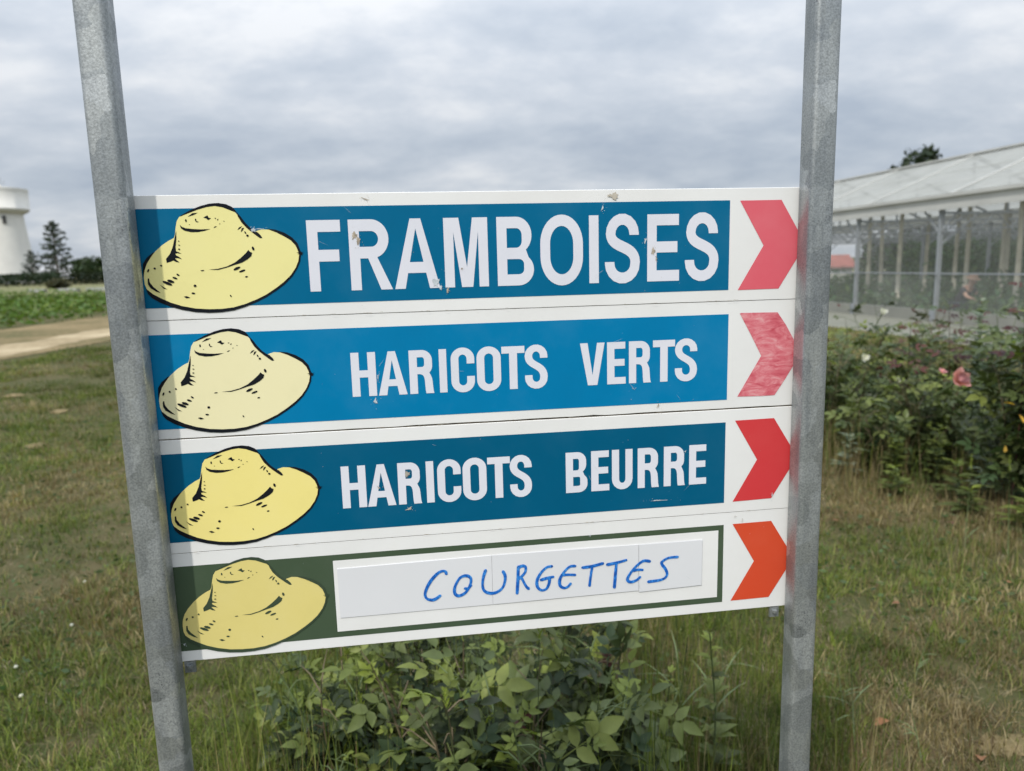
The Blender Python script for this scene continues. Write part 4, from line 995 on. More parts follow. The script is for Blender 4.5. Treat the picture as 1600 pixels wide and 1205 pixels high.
    if k == 3:
        for i, st in enumerate(([(204.2, 487.6), (204.6, 557.2), (411.4, 556.9), (411.6, 485.6)], [(412.0, 485.5), (411.8, 556.9), (620.4, 555.4), (620.2, 486.8)], [(620.8, 487.0), (621.0, 557.6), (714.0, 555.2), (714.3, 487.3)])):
            P = sh_(st); mb = MB(); t = .0009
            mb.add([(u / 1000, -.0006, -v / 1000) for u, v in P] + [(u / 1000, -.0006 - t, -v / 1000) for u, v in P], [(4, 5, 6, 7), (0, 4, 7, 3), (3, 7, 6, 2), (2, 6, 5, 1), (1, 5, 4, 0)])
            s_ = mb.build('sticker', M['paper'], b); s_.location.y = -.0002 * i
        # handwriting: round-ended marker strokes that swell a little
        shapes = []; r = random.Random(4)
        for i, st in enumerate(INK_STROKES):
            P = [Vector((u, v - off)) for u, v in st]
            Q = []
            for j in range(len(P) - 1):          # Catmull-Rom through the measured points
                p0, p1, p2, p3 = P[max(j - 1, 0)], P[j], P[j + 1], P[min(j + 2, len(P) - 1)]
                for s in range(6):
                    t = s / 6
                    Q.append(.5 * (2 * p1 + (p2 - p0) * t + (2 * p0 - 5 * p1 + 4 * p2 - p3) * t * t + (3 * p1 - p0 - 3 * p2 + p3) * t ** 3))
            Q.append(P[-1])
            Lf = []; Rt = []; ph = r.uniform(0, 9)
            for j, p in enumerate(Q):
                d = (Q[min(j + 1, len(Q) - 1)] - Q[max(j - 1, 0)]); d = d.normalized() if d.length else Vector((1, 0))
                w_ = 2.0 + .25 * math.sin(ph + j * .23) + r.uniform(-.05, .05)
                nn = Vector((-d.y, d.x)) * w_
                if j == 0:
                    for a in (120, 150, 180, 210, 240): c_, s_ = math.cos(R(a)), math.sin(R(a)); Rt.append((p.x + w_ * (d.x * c_ - d.y * s_), p.y + w_ * (d.x * s_ + d.y * c_)))
                Lf.append((p.x + nn.x, p.y + nn.y)); Rt.append((p.x - nn.x, p.y - nn.y))
            p = Q[-1]
            for a in (60, 30, 0, -30, -60): c_, s_ = math.cos(R(a)), math.sin(R(a)); Lf.append((p.x + 1.95 * (d.x * c_ - d.y * s_), p.y + 1.95 * (d.x * s_ + d.y * c_)))
            # as a ribbon of quads, so that a stroke may close on itself
            shapes.append((Lf, Rt))
        mb = MB()
        for i, (Lf, Rt) in enumerate(shapes):
            y = -.0022 - .00002 * i
            n_ = min(len(Lf), len(Rt)); caps = Rt[:5]; Rt2 = Rt[5:]; Lf2 = Lf[:len(Rt2)]; cape = Lf[len(Rt2):]
            v = [(u / 1000, y - .0000005 * j, -w / 1000) for j, (u, w) in enumerate(Lf2)] + [(u / 1000, y - .0000005 * j, -w / 1000) for j, (u, w) in enumerate(Rt2)]
            m_ = len(Lf2); mb.add(v, [(j, j + 1, m_ + j + 1, m_ + j) for j in range(m_ - 1)])
            mb.add([(u / 1000, y, -w / 1000) for u, w in [Lf2[0]] + caps[::-1] + [Rt2[0]]][::-1], [tuple(range(7))])
            mb.add([(u / 1000, y - .0000005 * m_, -w / 1000) for u, w in [Lf2[-1]] + cape + [Rt2[-1]]], [tuple(range(len(cape) + 2))])
        mb.build('handwriting', M['ink'], b)
for x, lab in ((.006, 'left clamp'), (BW - .012, 'right clamp')):
    mb = MB(); mb.box(x - .007, x + .007, .001, .004, SZ - .616, SZ - .6005); mb.box(x - .007, x + .007, .004, .018, SZ - .6035, SZ - .6005)
    mb.lathe([(.0001, .0), (.004, .0), (.004, .004), (.0001, .004)], 6, 0, (x, .0, SZ - .609)); mb.build('clamp', M['galv'], sign)
# ------------------------------------------------------------------ grass
def blades(name, x, y, h, w, lean, col, seed, curl=.5, a=None):
    r = np.random.default_rng(seed); n = len(x)
    a = r.uniform(0, 2 * np.pi, n) if a is None else a; ca, sa = np.cos(a), np.sin(a)
    b = a + np.pi / 2 + r.normal(0, .5, n); wx_, wy_ = np.cos(b) * w / 2, np.sin(b) * w / 2
    dx, dy = ca * h * lean, sa * h * lean
    zz = h * np.sqrt(np.maximum(1 - np.minimum(lean, .99) ** 2, .02))
    V = np.empty((n, 5, 3))
    V[:, 0] = np.c_[x - wx_, y - wy_, np.full(n, -.003)]; V[:, 1] = np.c_[x + wx_, y + wy_, np.full(n, -.003)]
    mx_, my_, mz_ = x + dx * .46, y + dy * .46, zz * .58
    V[:, 2] = np.c_[mx_ - wx_ * .8, my_ - wy_ * .8, mz_]; V[:, 3] = np.c_[mx_ + wx_ * .8, my_ + wy_ * .8, mz_]
    V[:, 4] = np.c_[x + dx, y + dy, zz * (1 - curl * np.minimum(lean, 1) * .12)]
    i = np.arange(n)[:, None] * 5
    T = np.concatenate([i + np.array([0, 1, 3]), i + np.array([0, 3, 2]), i + np.array([2, 3, 4])])
    c = np.repeat(col, 5, axis=0)
    return tri_mesh(name, V.reshape(-1, 3), T, M['grass'], c)
def palette(n, x, y, seed, dry=.5):
    r = np.random.default_rng(seed)
    pal = np.array([(.075, .108, .018), (.115, .148, .026), (.165, .182, .046), (.205, .165, .078), (.29, .235, .130), (.13, .088, .045), (.082, .118, .034)])
    patch = vnoise(x * .8, y * .8, 1) * .5 + vnoise(x * 2.6, y * 2.6, 2) * .5
    d = np.clip(dry + (patch - .5) * 2.0 + r.normal(0, .12, n), 0, 1)
    green = pal[np.array([0, 1, 2, 6])[r.integers(0, 4, n)]]; tan = pal[np.array([3, 4, 5, 3])[r.integers(0, 4, n)]]
    c = np.where((r.random(n) < d)[:, None], tan, green)
    return c * r.uniform(.7, 1.3, (n, 1))
r_ = np.random.default_rng(61)
n = 60000
rad = 1.35 + 17 * r_.random(n) ** 1.75
ang = r_.uniform(-R(50), R(50), n)
x, y = rad * np.sin(ang), rad * np.cos(ang)
keep = ((x > -9.6 + .6 * vnoise(y * .5, y * 0 + 3, 6)) | ((x > -14.6) & (x < -11.5) & (vnoise(x * 1.3, y * .7, 2) > .5)) | ((x > -11.0) & (x < -10.4) & (vnoise(x * 2, y * .8, 1) > .62))) & (x < 9.3 - .1385 * (y - 16.6) - 2.4)
thin = vnoise(x * 1.1, y * 1.1, 5) * .55 + vnoise(x * 3.3, y * 3.3, 6) * .45
keep &= r_.random(n) < np.clip(.30 + 2.5 * (thin - .28), .14, 1)
tx, ty = x[keep], y[keep]; nt_ = len(tx)
K = r_.integers(7, 19, nt_); idx = np.repeat(np.arange(nt_), K); n = len(idx)
trad = np.hypot(tx, ty); tr = (.012 + .004 * trad) * r_.uniform(.5, 1.5, nt_)
ox, oy = r_.normal(0, 1, n) * tr[idx], r_.normal(0, 1, n) * tr[idx]
x, y, rad = tx[idx] + ox, ty[idx] + oy, trad[idx]
tuft_h = (.6 + .9 * vnoise(tx * .9, ty * .9, 7)) * r_.uniform(.55, 1.25, nt_)
h = (.020 + .042 * r_.random(n) ** 1.3) * tuft_h[idx] * (1 + .03 * rad)
w = .0016 * (1 + rad * .26) * r_.uniform(.6, 1.5, n)
lean = np.clip(r_.beta(2.6, 1.6, n), .1, .97)
out = np.arctan2(oy, ox) + r_.normal(0, .7, n)
c = palette(nt_, tx, ty, 62, .15 + .20 * np.clip(tx + .5, 0, 1))[idx] * r_.uniform(.8, 1.25, (n, 1))
swap = r_.random(n) < .16
c[swap] = palette(n, x, y, 65, .6)[swap]
c *= ((.62 + .75 * vnoise(x * .45, y * .45, 3)) * (.8 + .45 * vnoise(x * 2.2, y * 2.2, 0)))[:, None]
tag(mesh_obj('lawn_grass', blades('lawn_grass', x, y, h, w, lean, c, 63, .5, out)), 'short patchy green and straw-coloured grass over dry soil', 'grass', None, 'stuff')
# dry litter lying on the soil
n = 60000
rad = 1.4 + 7 * r_.random(n) ** 1.6; ang = r_.uniform(-R(48), R(48), n); x, y = rad * np.sin(ang), rad * np.cos(ang)
k_ = (r_.random(n) < np.where(x > .5, 1, .5))
x, y = x[k_], y[k_]; n = len(x)
lit = np.array([(.28, .23, .145), (.20, .15, .09), (.36, .31, .21), (.13, .09, .055)])[r_.integers(0, 4, n)] * r_.uniform(.7, 1.2, (n, 1))
tag(mesh_obj('straw_litter', blades('straw_litter', x, y, r_.uniform(.03, .075, n), r_.uniform(.0015, .0032, n), np.full(n, .975), lit, 64)), 'dry straw and clippings scattered over the ground', 'straw', None, 'stuff')
# longer thin grass round the bush under the sign
n = 5200
x = np.concatenate([r_.uniform(-.85, -.15, n // 2), r_.uniform(.30, 1.05, n // 2)]); y = r_.uniform(1.55, 3.2, n // 2 * 2); n = len(x)
h = r_.uniform(.06, .30, n) * (.5 + vnoise(x * 3, y * 3, 2)); c = palette(n, x, y, 66, .45)
tag(mesh_obj('long_grass', blades('long_grass', x, y, h, r_.uniform(.0016, .0034, n), r_.beta(1.5, 4, n) * .9 + .03, c, 67, .8)), 'long thin half-dry grass standing around the bush below the boards', 'grass', None, 'stuff')
n = 3600
x = r_.uniform(2.0, 3.7, n); y = r_.uniform(3.2, 6.2, n)
h = r_.uniform(.05, .20, n) * (.5 + .8 * vnoise(x * 3, y * 3, 2)) * (1 + 1.6 * (y > 4.6)); c = palette(n, x, y, 68, .38) * 1.15
tag(mesh_obj('long_grass', blades('long_grass', x, y, h, r_.uniform(.002, .004, n), r_.beta(1.5, 4, n) * .9 + .03, c, 69, .8)), 'long rough grass along the foot of the rose bushes', 'grass', None, 'stuff')
# small broad-leaved weeds and clover in the lawn
n = 26000
rad = 1.5 + 9 * r_.random(n) ** 1.5; ang = r_.uniform(-R(48), R(48), n); x, y = rad * np.sin(ang), rad * np.cos(ang)
kk = vnoise(x * 1.4, y * 1.4, 4) + vnoise(x * 4, y * 4, 3) * .6 > .74
x, y = x[kk], y[kk]; n = len(x)
V, T, c = leaf_cloud(np.c_[x, y, r_.uniform(.008, .05, n)], r_.uniform(.008, .02, n), shades(n, (.062, .092, .030), .4, 71), 72, .5)
tag(mesh_obj('clover_patch', tri_mesh('clover_patch', V, T, M['foliage'], c)), 'small clover and broad-leaved weeds growing through the grass', 'weeds', None, 'stuff')

# ------------------------------------------------------------------ roses
def leaflet(mb, base, d, l, w, sag=.12, up_=Vector((0, 0, 1)), st=3):
    """one folded, drooping leaflet from base along d"""
    d = Vector(d).normalized(); s = d.cross(up_).normalized(); nn = s.cross(d).normalized()
    prof = ((.0, .0), (.20, .78), (.48, 1.0), (.77, .55), (1.0, 0)) if st == 3 else ((0, 0), (.33, .95), (.7, .72), (1, 0))
    mid = [Vector(base) + d * l * t - nn * (sag * l * t * t) for t, _ in prof]
    lf = [p - s * w / 2 * k + nn * w * .16 * k for p, (_, k) in zip(mid, prof)]
    rg = [p + s * w / 2 * k + nn * w * .16 * k for p, (_, k) in zip(mid, prof)]
    m = len(prof)
    v = [mid[0]] + mid[1:-1] + [mid[-1]] + lf[1:-1] + rg[1:-1]; q = m - 2
    f = [(0, m, 1), (0, 1, m + q)]
    for i in range(1, q): f += [(i, m + i - 1, m + i, i + 1), (i, i + 1, m + q + i, m + q + i - 1)]
    f += [(q, m + q - 1, m - 1), (q, m - 1, m + 2 * q - 1)]
    mb.add(v, f)
def rose_leaf(mat, seed, name='leaf', fat=.54, n5=True):
    """compound leaf, length 1 along +y: two pairs of leaflets and an end leaflet on a thin stalk"""
    r = random.Random(seed); mb = MB()
    mb.tube([(0, 0, 0), (0, .35, .03), (0, .68, .0)], [.013, .010, .007], 3)
    for t, l in ((.34, .34), (.60, .40)) if n5 else ((.45, .42),):
        for s in (-1, 1):
            a = R(r.uniform(52, 72)); leaflet(mb, (0, t + r.uniform(-.03, .03), .03), (s * math.sin(a), math.cos(a), r.uniform(-.15, .25)), l * r.uniform(.88, 1.1), l * fat * r.uniform(.9, 1.1), r.uniform(.05, .3))
    leaflet(mb, (0, .68, 0), (r.uniform(-.12, .12), 1, r.uniform(-.2, .1)), .46, .46 * fat, r.uniform(.1, .35))
    return mb.mesh(name, mat, True)
LEAF = {k: [rose_leaf(M[k], 100 + i, n5=(i != 2)) for i in range(4)] for k in ('leaf_dark', 'leaf_mid', 'leaf_young', 'leaf_red')}
_tm = [rose_leaf(M['leaf_dark'], 300 + i, 'template') for i in range(3)]
TEMPL = []
for me_ in _tm:
    V = np.array([v.co for v in me_.vertices]); T = []
    for p in me_.polygons:
        vv = list(p.vertices)
        for i in range(1, len(vv) - 1): T.append((vv[0], vv[i], vv[i + 1]))
    TEMPL.append((V, np.array(T)))
    bpy.data.meshes.remove(me_)
def frame(d, n_):
    y = d.normalized(); z = (n_ - y * n_.dot(y))
    z = z.normalized() if z.length > 1e-4 else y.orthogonal().normalized()
    x = y.cross(z)
    return Matrix((x, y, z)).transposed()
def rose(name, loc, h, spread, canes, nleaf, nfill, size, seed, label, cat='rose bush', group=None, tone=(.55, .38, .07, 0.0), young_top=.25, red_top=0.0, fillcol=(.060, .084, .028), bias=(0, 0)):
    """a shrub of arching canes; the leaves that show are parts, the dense inner growth is one part"""
    root = empty(name, loc); tag(root, label, cat, group)
    r = random.Random(seed); spots = []
    for i in range(canes):
        a = r.uniform(0, 6.283); s = spread * math.sqrt(r.random()) ; hh = h * r.uniform(.55, 1.02)
        b0 = Vector((math.cos(a) * s * .25, math.sin(a) * s * .25, -.03)); tip = Vector((math.cos(a) * s + bias[0], math.sin(a) * s + bias[1], hh))
        mid = b0.lerp(tip, .55) + Vector((r.uniform(-.05, .05), r.uniform(-.05, .05), h * .10))
        P = [b0 * (1 - t) ** 2 + mid * 2 * t * (1 - t) + tip * t * t for t in (0, .2, .4, .6, .8, 1)]
        mb = MB(); mb.tube(P, [.0045, .004, .0036, .003, .0023, .0012], 5)
        for j in range(5):
            t = r.uniform(.3, .92); q = b0 * (1 - t) ** 2 + mid * 2 * t * (1 - t) + tip * t * t
            aa = r.uniform(0, 6.283); l = r.uniform(.08, .22) * min(1, h)
            e = q + Vector((math.cos(aa) * l, math.sin(aa) * l, l * r.uniform(.1, .9)))
            mb.tube([q, q.lerp(e, .5) + Vector((0, 0, .012)), e], [.0022, .0018, .001], 4)
            for u in (.35, .7, 1.0): spots.append((q.lerp(e, u), Vector((math.cos(aa), math.sin(aa), .4)), t))
        mb.build('stem', M['stem_brown'] if r.random() < .4 else M['stem_green'], root, True)
        for j in range(14):
            t = .14 + .86 * (j + r.random()) / 14; q = b0 * (1 - t) ** 2 + mid * 2 * t * (1 - t) + tip * t * t
            aa = j * 2.399 + a; spots.append((q, Vector((math.cos(aa), math.sin(aa), .35)), t))
    r.shuffle(spots)
    keys = ('leaf_dark', 'leaf_mid', 'leaf_young', 'leaf_red')
    def pose(q, d):
        d = (d + Vector((r.gauss(0, .45), r.gauss(0, .45), r.gauss(-.05, .35)))).normalized()
        return frame(d, Vector((r.gauss(0, .55), r.gauss(-.2, .55), 1)))
    for i in range(nleaf):
        q, d, t = spots[i % len(spots)]
        if i >= len(spots): q = q + Vector((r.gauss(0, .05), r.gauss(0, .05), r.gauss(0, .05)))
        zz = q.z / h; u = r.random()
        if zz > .72 and u < red_top: k = 'leaf_red'
        elif zz > .66 and u < red_top + young_top: k = 'leaf_young'
        else: k = r.choices(keys, tone)[0]
        o = bpy.data.objects.new('leaf', r.choice(LEAF[k])); COL.objects.link(o); o.parent = root
        s = size * r.uniform(.5, 1.3) * (.75 if k in ('leaf_young', 'leaf_red') else 1)
        m = pose(q, d).to_4x4() @ Matrix.Diagonal((s, s, s, 1)); m.translation = q; o.matrix_local = m
    if nfill:
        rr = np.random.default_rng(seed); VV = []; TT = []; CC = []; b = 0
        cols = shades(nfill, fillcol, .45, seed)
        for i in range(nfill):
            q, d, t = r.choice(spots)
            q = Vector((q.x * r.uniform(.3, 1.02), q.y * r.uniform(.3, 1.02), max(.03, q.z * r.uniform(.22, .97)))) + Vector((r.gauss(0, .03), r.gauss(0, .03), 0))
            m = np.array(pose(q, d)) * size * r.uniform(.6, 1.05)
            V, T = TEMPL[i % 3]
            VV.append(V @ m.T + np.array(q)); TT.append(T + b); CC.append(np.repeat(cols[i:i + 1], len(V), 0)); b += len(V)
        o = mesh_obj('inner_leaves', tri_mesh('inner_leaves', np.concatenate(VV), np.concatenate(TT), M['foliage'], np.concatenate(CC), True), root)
        o['kind'] = 'stuff'
    return root
# the bush of suckers below the boards
FR = [(-.46, 1.82, .48, .26, 'left-hand leafy rose sucker under the courgette board, with pale new tips', .45),
      (-.20, 1.72, .54, .24, 'leafy rose sucker under the blank left end of the white stickers', .20),
      (.02, 1.60, .56, .22, 'leafy dark green rose sucker below the middle of the courgette board', .14),
      (.19, 1.80, .52, .20, 'grey-green rose sucker under the end of the handwritten word', .12),
      (-.30, 2.20, .58, .30, 'tallest dark rose sucker standing behind the others under the boards', .12),
      (.06, 2.15, .60, .28, 'dark rose sucker behind the middle ones, its top hidden by the bottom board', .12),
      (-.08, 1.40, .40, .20, 'low front rose sucker with yellow-green shoots below the boards', .50),
      (-.36, 1.50, .36, .20, 'short rose sucker in front on the left, mixed with grass', .40),
      (-.60, 2.05, .28, .16, 'small pale rose sucker in the grass nearest the left post', .45)]
for i, (x, y, h, s, lab, yt) in enumerate(FR):
    rose('rose_sucker', (x, y, 0), h, s, 10, 95, 150, .128 if i in (1, 2, 3, 6) else .098, 400 + i, lab, 'rose shoot', 'rose suckers under the boards', (.40, .42, .17, .01), yt, .0, (.030, .044, .016))  # inner leaves get a darker colour, standing in for shade inside the bush
# the rose bed on the right
RB = [(2.46, 5.75, 1.00, .48, .10, .10, 'dark leafy rose bush just right of the right-hand post'),
      (2.95, 6.25, 1.05, .52, .10, .25, 'rose bush with dark red young leaves in front of the greenhouse, behind the pink flower'),
      (3.55, 6.60, 1.08, .50, .10, .40, 'back rose bush with tall dark red shoots against the pale greenhouse base'),
      (3.02, 5.10, .82, .44, .25, .03, 'lighter green rose bush carrying one pink flower'),
      (3.62, 5.40, .95, .46, .12, .10, 'dark rose bush to the right of the pink flower'),
      (2.62, 4.98, .62, .36, .20, .0, 'low rose bush in the gap at the foot of the bed, nearest the post'),
      (3.06, 4.25, 1.32, .33, .05, .14, 'tall near rose bush with big dark leaves and some yellowed ones'),
      (4.30, 6.90, 1.05, .55, .10, .30, 'rose bush at the far back of the bed'),
      (2.02, 6.40, .95, .45, .15, .05, 'rose bush mostly hidden behind the right-hand post'),
      (3.55, 4.45, 1.15, .42, .06, .12, 'rose bush beyond the tall near one')]
for i, (x, y, h, s, yt, rt_, lab) in enumerate(RB):
    rose('rose_bush', (x, y, 0), h, s, (13, 9, 12)[i % 3], 150, (420, 240, 330)[i % 3], .125 if i not in (6, 9) else .165, 500 + i, lab, 'rose bush', 'rose bushes in the bed by the greenhouse', (.66, .30, .03, .01), yt, rt_ * .45)
def red_shoot(loc, h, seed, label):
    root = empty('rose_shoot', loc); tag(root, label, 'rose shoot', 'tall red rose shoots'); r = random.Random(seed)
    mb = MB(); top = Vector((r.uniform(-.04, .04), r.uniform(-.04, .04), h)); mb.tube([(0, 0, -.02), top * .5 + Vector((.015, 0, 0)), top], [.004, .003, .002], 5); mb.build('stem', M['leaf_red'], root, True)
    for i in range(11):
        f = .62 + .38 * i / 10; a = i * 2.4; d = Vector((math.cos(a), math.sin(a), .25))
        o = bpy.data.objects.new('leaf', r.choice(LEAF['leaf_red'])); COL.objects.link(o); o.parent = root
        s = .135 * (1.15 - .6 * (i / 10)); m = frame(d, Vector((-.2, -.75, 1))).to_4x4() @ Matrix.Diagonal((s, s, s, 1)); m.translation = top * f; o.matrix_local = m
red_shoot((3.38, 5.62, 0), 1.10, 1, 'slender dark red rose shoot rising in front of the greenhouse base')
red_shoot((3.02, 5.60, 0), .98, 2, 'shorter dark red rose shoot left of the tallest ones')
red_shoot((2.93, 4.18, 0), 1.36, 3, 'tallest dark red shoot, growing from the near big-leaved rose')
red_shoot((3.60, 5.66, 0), 1.04, 4, 'bushy dark red shoot beside the pale grey-green weed')
# flowers
def flower(loc, s, mat, label, name='rose_flower', group=None, petals=13, seed=1, tilt=(60, 0)):
    root = empty(name, loc); tag(root, label, 'flower', group); r = random.Random(seed)
    root.rotation_euler = (R(tilt[0]), 0, R(tilt[1]))
    for i in range(petals):
        a = i * 2.399; o_ = .25 + .75 * i / petals
        mb = MB(); d = Vector((math.cos(a), math.sin(a), 1.25 - 1.1 * o_))
        leaflet(mb, d * s * .06, d, s * (.35 + .65 * o_), s * (.5 + .35 * o_), -.25)
        mb.build('petal', mat, root, True)
    mb = MB(); mb.tube([(0, 0, -s * 3.5), (0, 0, 0)], [s * .05, s * .12], 5); mb.build('stalk', M['stem_green'], root)
flower((2.78, 4.54, .722), .088, M['petal_pink'], 'open ragged pink rose in the middle of the green bed', seed=1, tilt=(55, 10))
flower((2.70, 4.58, .765), .038, M['petal_pink'], 'small pink bud just above the open pink rose', seed=2, petals=8, tilt=(30, 0))
flower((2.83, 5.62, 1.07), .045, M['petal_white'], 'white rose high on the bed against the greenhouse base', seed=3, petals=9, tilt=(45, 0))
flower((2.55, 5.30, .77), .045, M['petal_white'], 'small white rose low in the dark bush near the post', seed=4, petals=9, tilt=(60, 0))
flower((2.70, 5.10, .63), .032, M['petal_white'], 'smallest white rose, lower right of its neighbour near the post', seed=5, petals=7, tilt=(60, 20))
# odd coloured leaves
def single_leaf(loc, s, mat, label, name='fallen_leaf', cat='leaf', group=None, rot=(0, 0, 0)):
    mb = MB(); leaflet(mb, (0, -s / 2, 0), (0, 1, .02), s, s * .55, .2)
    o = mb.build(name, mat, None, True, loc); o.rotation_euler = [R(a) for a in rot]; tag(o, label, cat, group)
single_leaf((2.74, 4.0, .68), .060, M['leaf_yellow'], 'orange-yellow leaf hanging in the tall near rose', 'yellow_leaf', 'leaf', 'yellowed rose leaves', (20, 15, 70))
single_leaf((2.82, 4.0, .59), .055, M['leaf_yellow'], 'yellow leaf on the outer side of the tall near rose', 'yellow_leaf', 'leaf', 'yellowed rose leaves', (60, 10, 20))
single_leaf((2.74, 4.0, .42), .045, M['leaf_yellow'], 'lowest yellow leaf in the tall near rose', 'yellow_leaf', 'leaf', 'yellowed rose leaves', (70, 30, 0))
for i, (x, y, lab) in enumerate(((1.82, 4.02, 'pinkish dead leaf on the grass just right of the post'), (2.42, 3.92, 'brown dead leaf on the dry grass by the roses'), (2.23, 3.15, 'reddish dead leaf below the tall near rose'), (1.36, 1.98, 'orange-brown dead leaf on bare soil in the front'), (1.62, 2.98, 'pale brown dead leaf on the grass well in front of the roses'), (1.15, 2.16, 'curled tan dead leaf close to the foot of the right post'))):
    single_leaf((x, y, .028), .055, M['dead'], lab, 'dead_leaf', 'leaf', 'dead leaves on the grass', (8 + 7 * i, -10 + 6 * i, 50 * i))
# clover heads in the lawn on the left
ch = MB(); ch.lathe([(.0005, -.008), (.008, -.005), (.011, .001), (.008, .008), (.0005, .012)], 8)
chm = ch.mesh('clover_flower', M['petal_white'], True)
cs = MB(); cs.tube([(0, 0, 0), (0, 0, -.05)], .0012, 4); csm = cs.mesh('stalk', M['stem_green'])
for i, (x, y) in enumerate(((-1.92, 2.62), (-2.32, 3.0), (-1.77, 2.42), (-2.1, 3.4), (-1.9, 2.95), (-2.3, 2.75))):
    o = mesh_obj('clover_flower', chm, None, (x, y, .038)); o.scale = (.72, .72, .72); tag(o, 'small white clover flower head in the short grass beside the left post', 'flower', 'white clover flowers in the lawn')
    mesh_obj('stalk', csm, o)
# bare stones in the worn lawn
for i, (x, y, s, lab) in enumerate(((-5.1, 8.2, .10, 'pale flat stone in the worn grass left of the post'), (-4.3, 8.5, .10, 'small pale stone near the flat one in the worn grass'), (-4.3, 6.5, .09, 'little pale stone lying nearest on the worn lawn'), (-6.4, 9.4, .12, 'pale stone farthest out towards the sandy track'))):
    r = random.Random(i); bm = bmesh.new(); bmesh.ops.create_icosphere(bm, subdivisions=2, radius=s)
    for v in bm.verts: v.co *= r.uniform(.82, 1.12); v.co.z *= .22; v.co.x *= r.uniform(.8, 1.2)
    me = bpy.data.meshes.new('stone'); bm.to_mesh(me); bm.free(); me.materials.append(M['verge'])
    o = mesh_obj('stone', me, None, (x, y, s * .1)); tag(o, lab, 'stone', 'stones in the worn lawn')
# ------------------------------------------------------------------ grass stalks and weeds
def stalk(loc, h, seed, label, group, head=.06, bend=.12, col=None):
    root = empty('grass_stalk', loc); tag(root, label, 'grass stalk', group); r = random.Random(seed)
    a = r.uniform(0, 6.28); tip = Vector((math.cos(a) * h * bend, math.sin(a) * h * bend, h)); mid = tip * .5 + Vector((0, 0, h * .04))
    mat = col or M['stem_green']
    mb = MB(); mb.tube([(0, 0, -.01), mid, tip], [.0018, .0015, .0010], 5); mb.build('stem', mat, root, True)
    hd = MB(); d = (tip - mid).normalized()
    for i in range(16):
        t = i / 15; q = tip + d * head * (t - .1); aa = i * 2.399
        e = (Vector((math.cos(aa), math.sin(aa), 1.3))).normalized()
        leaflet(hd, q, e, .022 * (1.1 - .5 * t), .006, -.1, Vector((.3, .2, 1)), 2)
    hd.build('seed_head', M['leaf_young'] if col is None else col, root)
    for i in range(3):
        b = MB(); z = h * r.uniform(.1, .55); aa = r.uniform(0, 6.28); leaflet(b, mid * (z / mid.z), (math.cos(aa), math.sin(aa), .9), h * .35, .005, .5, Vector((0.1, 0, 1)))
        b.build('blade', mat, root, True)
for i, (x, y, h, lab) in enumerate(((2.50, 3.30, .56, 'tall seeding grass stalk in front of the near rose, left of the pair'), (2.57, 3.34, .62, 'tallest seeding grass stalk in front of the near rose'), (2.40, 3.42, .46, 'shorter seeding grass stalk under the tall near rose'), (2.30, 3.60, .42, 'grass stalk with a loose head at the edge of the rose shade'), (2.66, 3.25, .5, 'outermost seeding grass stalk by the near rose'))):
    stalk((x, y, 0), h, 600 + i, lab, 'seeding grass stalks by the roses', .08, .05)
for i, (x, y, h, lab) in enumerate(((1.02, 2.05, .30, 'green wheat-like grass head close to the right post'), (1.20, 2.00, .17, 'low wheat-like grass head right of the post'), (1.08, 2.25, .2, 'leaning wheat-like grass head behind the post foot'), (1.42, 2.45, .16, 'small wheat-like grass head alone on the dry lawn'))):
    stalk((x, y, 0), h, 620 + i, lab, 'wheat-like grass heads near the right post', .05, .35)
for i, (x, y, h) in enumerate(((-.50, 1.9, .42), (-.44, 2.05, .46), (-.38, 1.75, .40), (-.55, 2.2, .40), (-.30, 1.9, .5), (.03, 1.62, .60), (-.12, 1.55, .52), (.45, 2.0, .44), (.52, 2.2, .48), (.60, 2.05, .40), (.68, 2.25, .42))):
    stalk((x, y, 0), h, 640 + i, 'thin upright grass stalk among the growth below the boards', 'thin grass stalks below the boards', .05, .10)
def weed(loc, h, seed, label, mat, nl=16, ls=.09, name='weed', three=True):
    root = empty(name, loc); tag(root, label, 'weed'); r = random.Random(seed)
    tip = Vector((r.uniform(-.03, .05), 0, h)); mb = MB(); mb.tube([(0, 0, -.01), tip * .5 + Vector((.012, 0, 0)), tip], [.0035, .003, .0015], 5); mb.build('stem', M['stem_green'], root, True)
    for i in range(nl):
        t = .12 + .88 * i / (nl - 1); q = tip * t; a = i * 2.399; mb = MB(); s = ls * (1.15 - .65 * t) * r.uniform(.6, 1.25); a += r.uniform(-.6, .6)
        for k in ((-.6, .75), (0, 1), (.6, .75)) if three else ((0, 1),):
            leaflet(mb, q, (math.cos(a + k[0]), math.sin(a + k[0]), .35 + .5 * t), s * k[1], s * .36, .35)
        mb.build('leaf', mat if t < .8 or mat is M['leaf_pale'] else M['leaf_young'], root, True)
weed((.56, 1.95, 0), .46, 1, 'single upright weed with lobed leaves just left of the right post', M['leaf_mid'], 16, .085)
weed((.40, 2.02, 0), .30, 2, 'shorter lobed weed between the rose suckers and the upright weed', M['leaf_mid'], 12, .075)
weed((3.42, 5.35, 0), 1.16, 3, 'tall pale grey-green weed among the red rose shoots', M['leaf_pale'], 46, .15, three=True)
weed((3.50, 5.50, 0), 1.08, 4, 'second pale grey-green weed close behind the tall one', M['leaf_pale'], 40, .14)
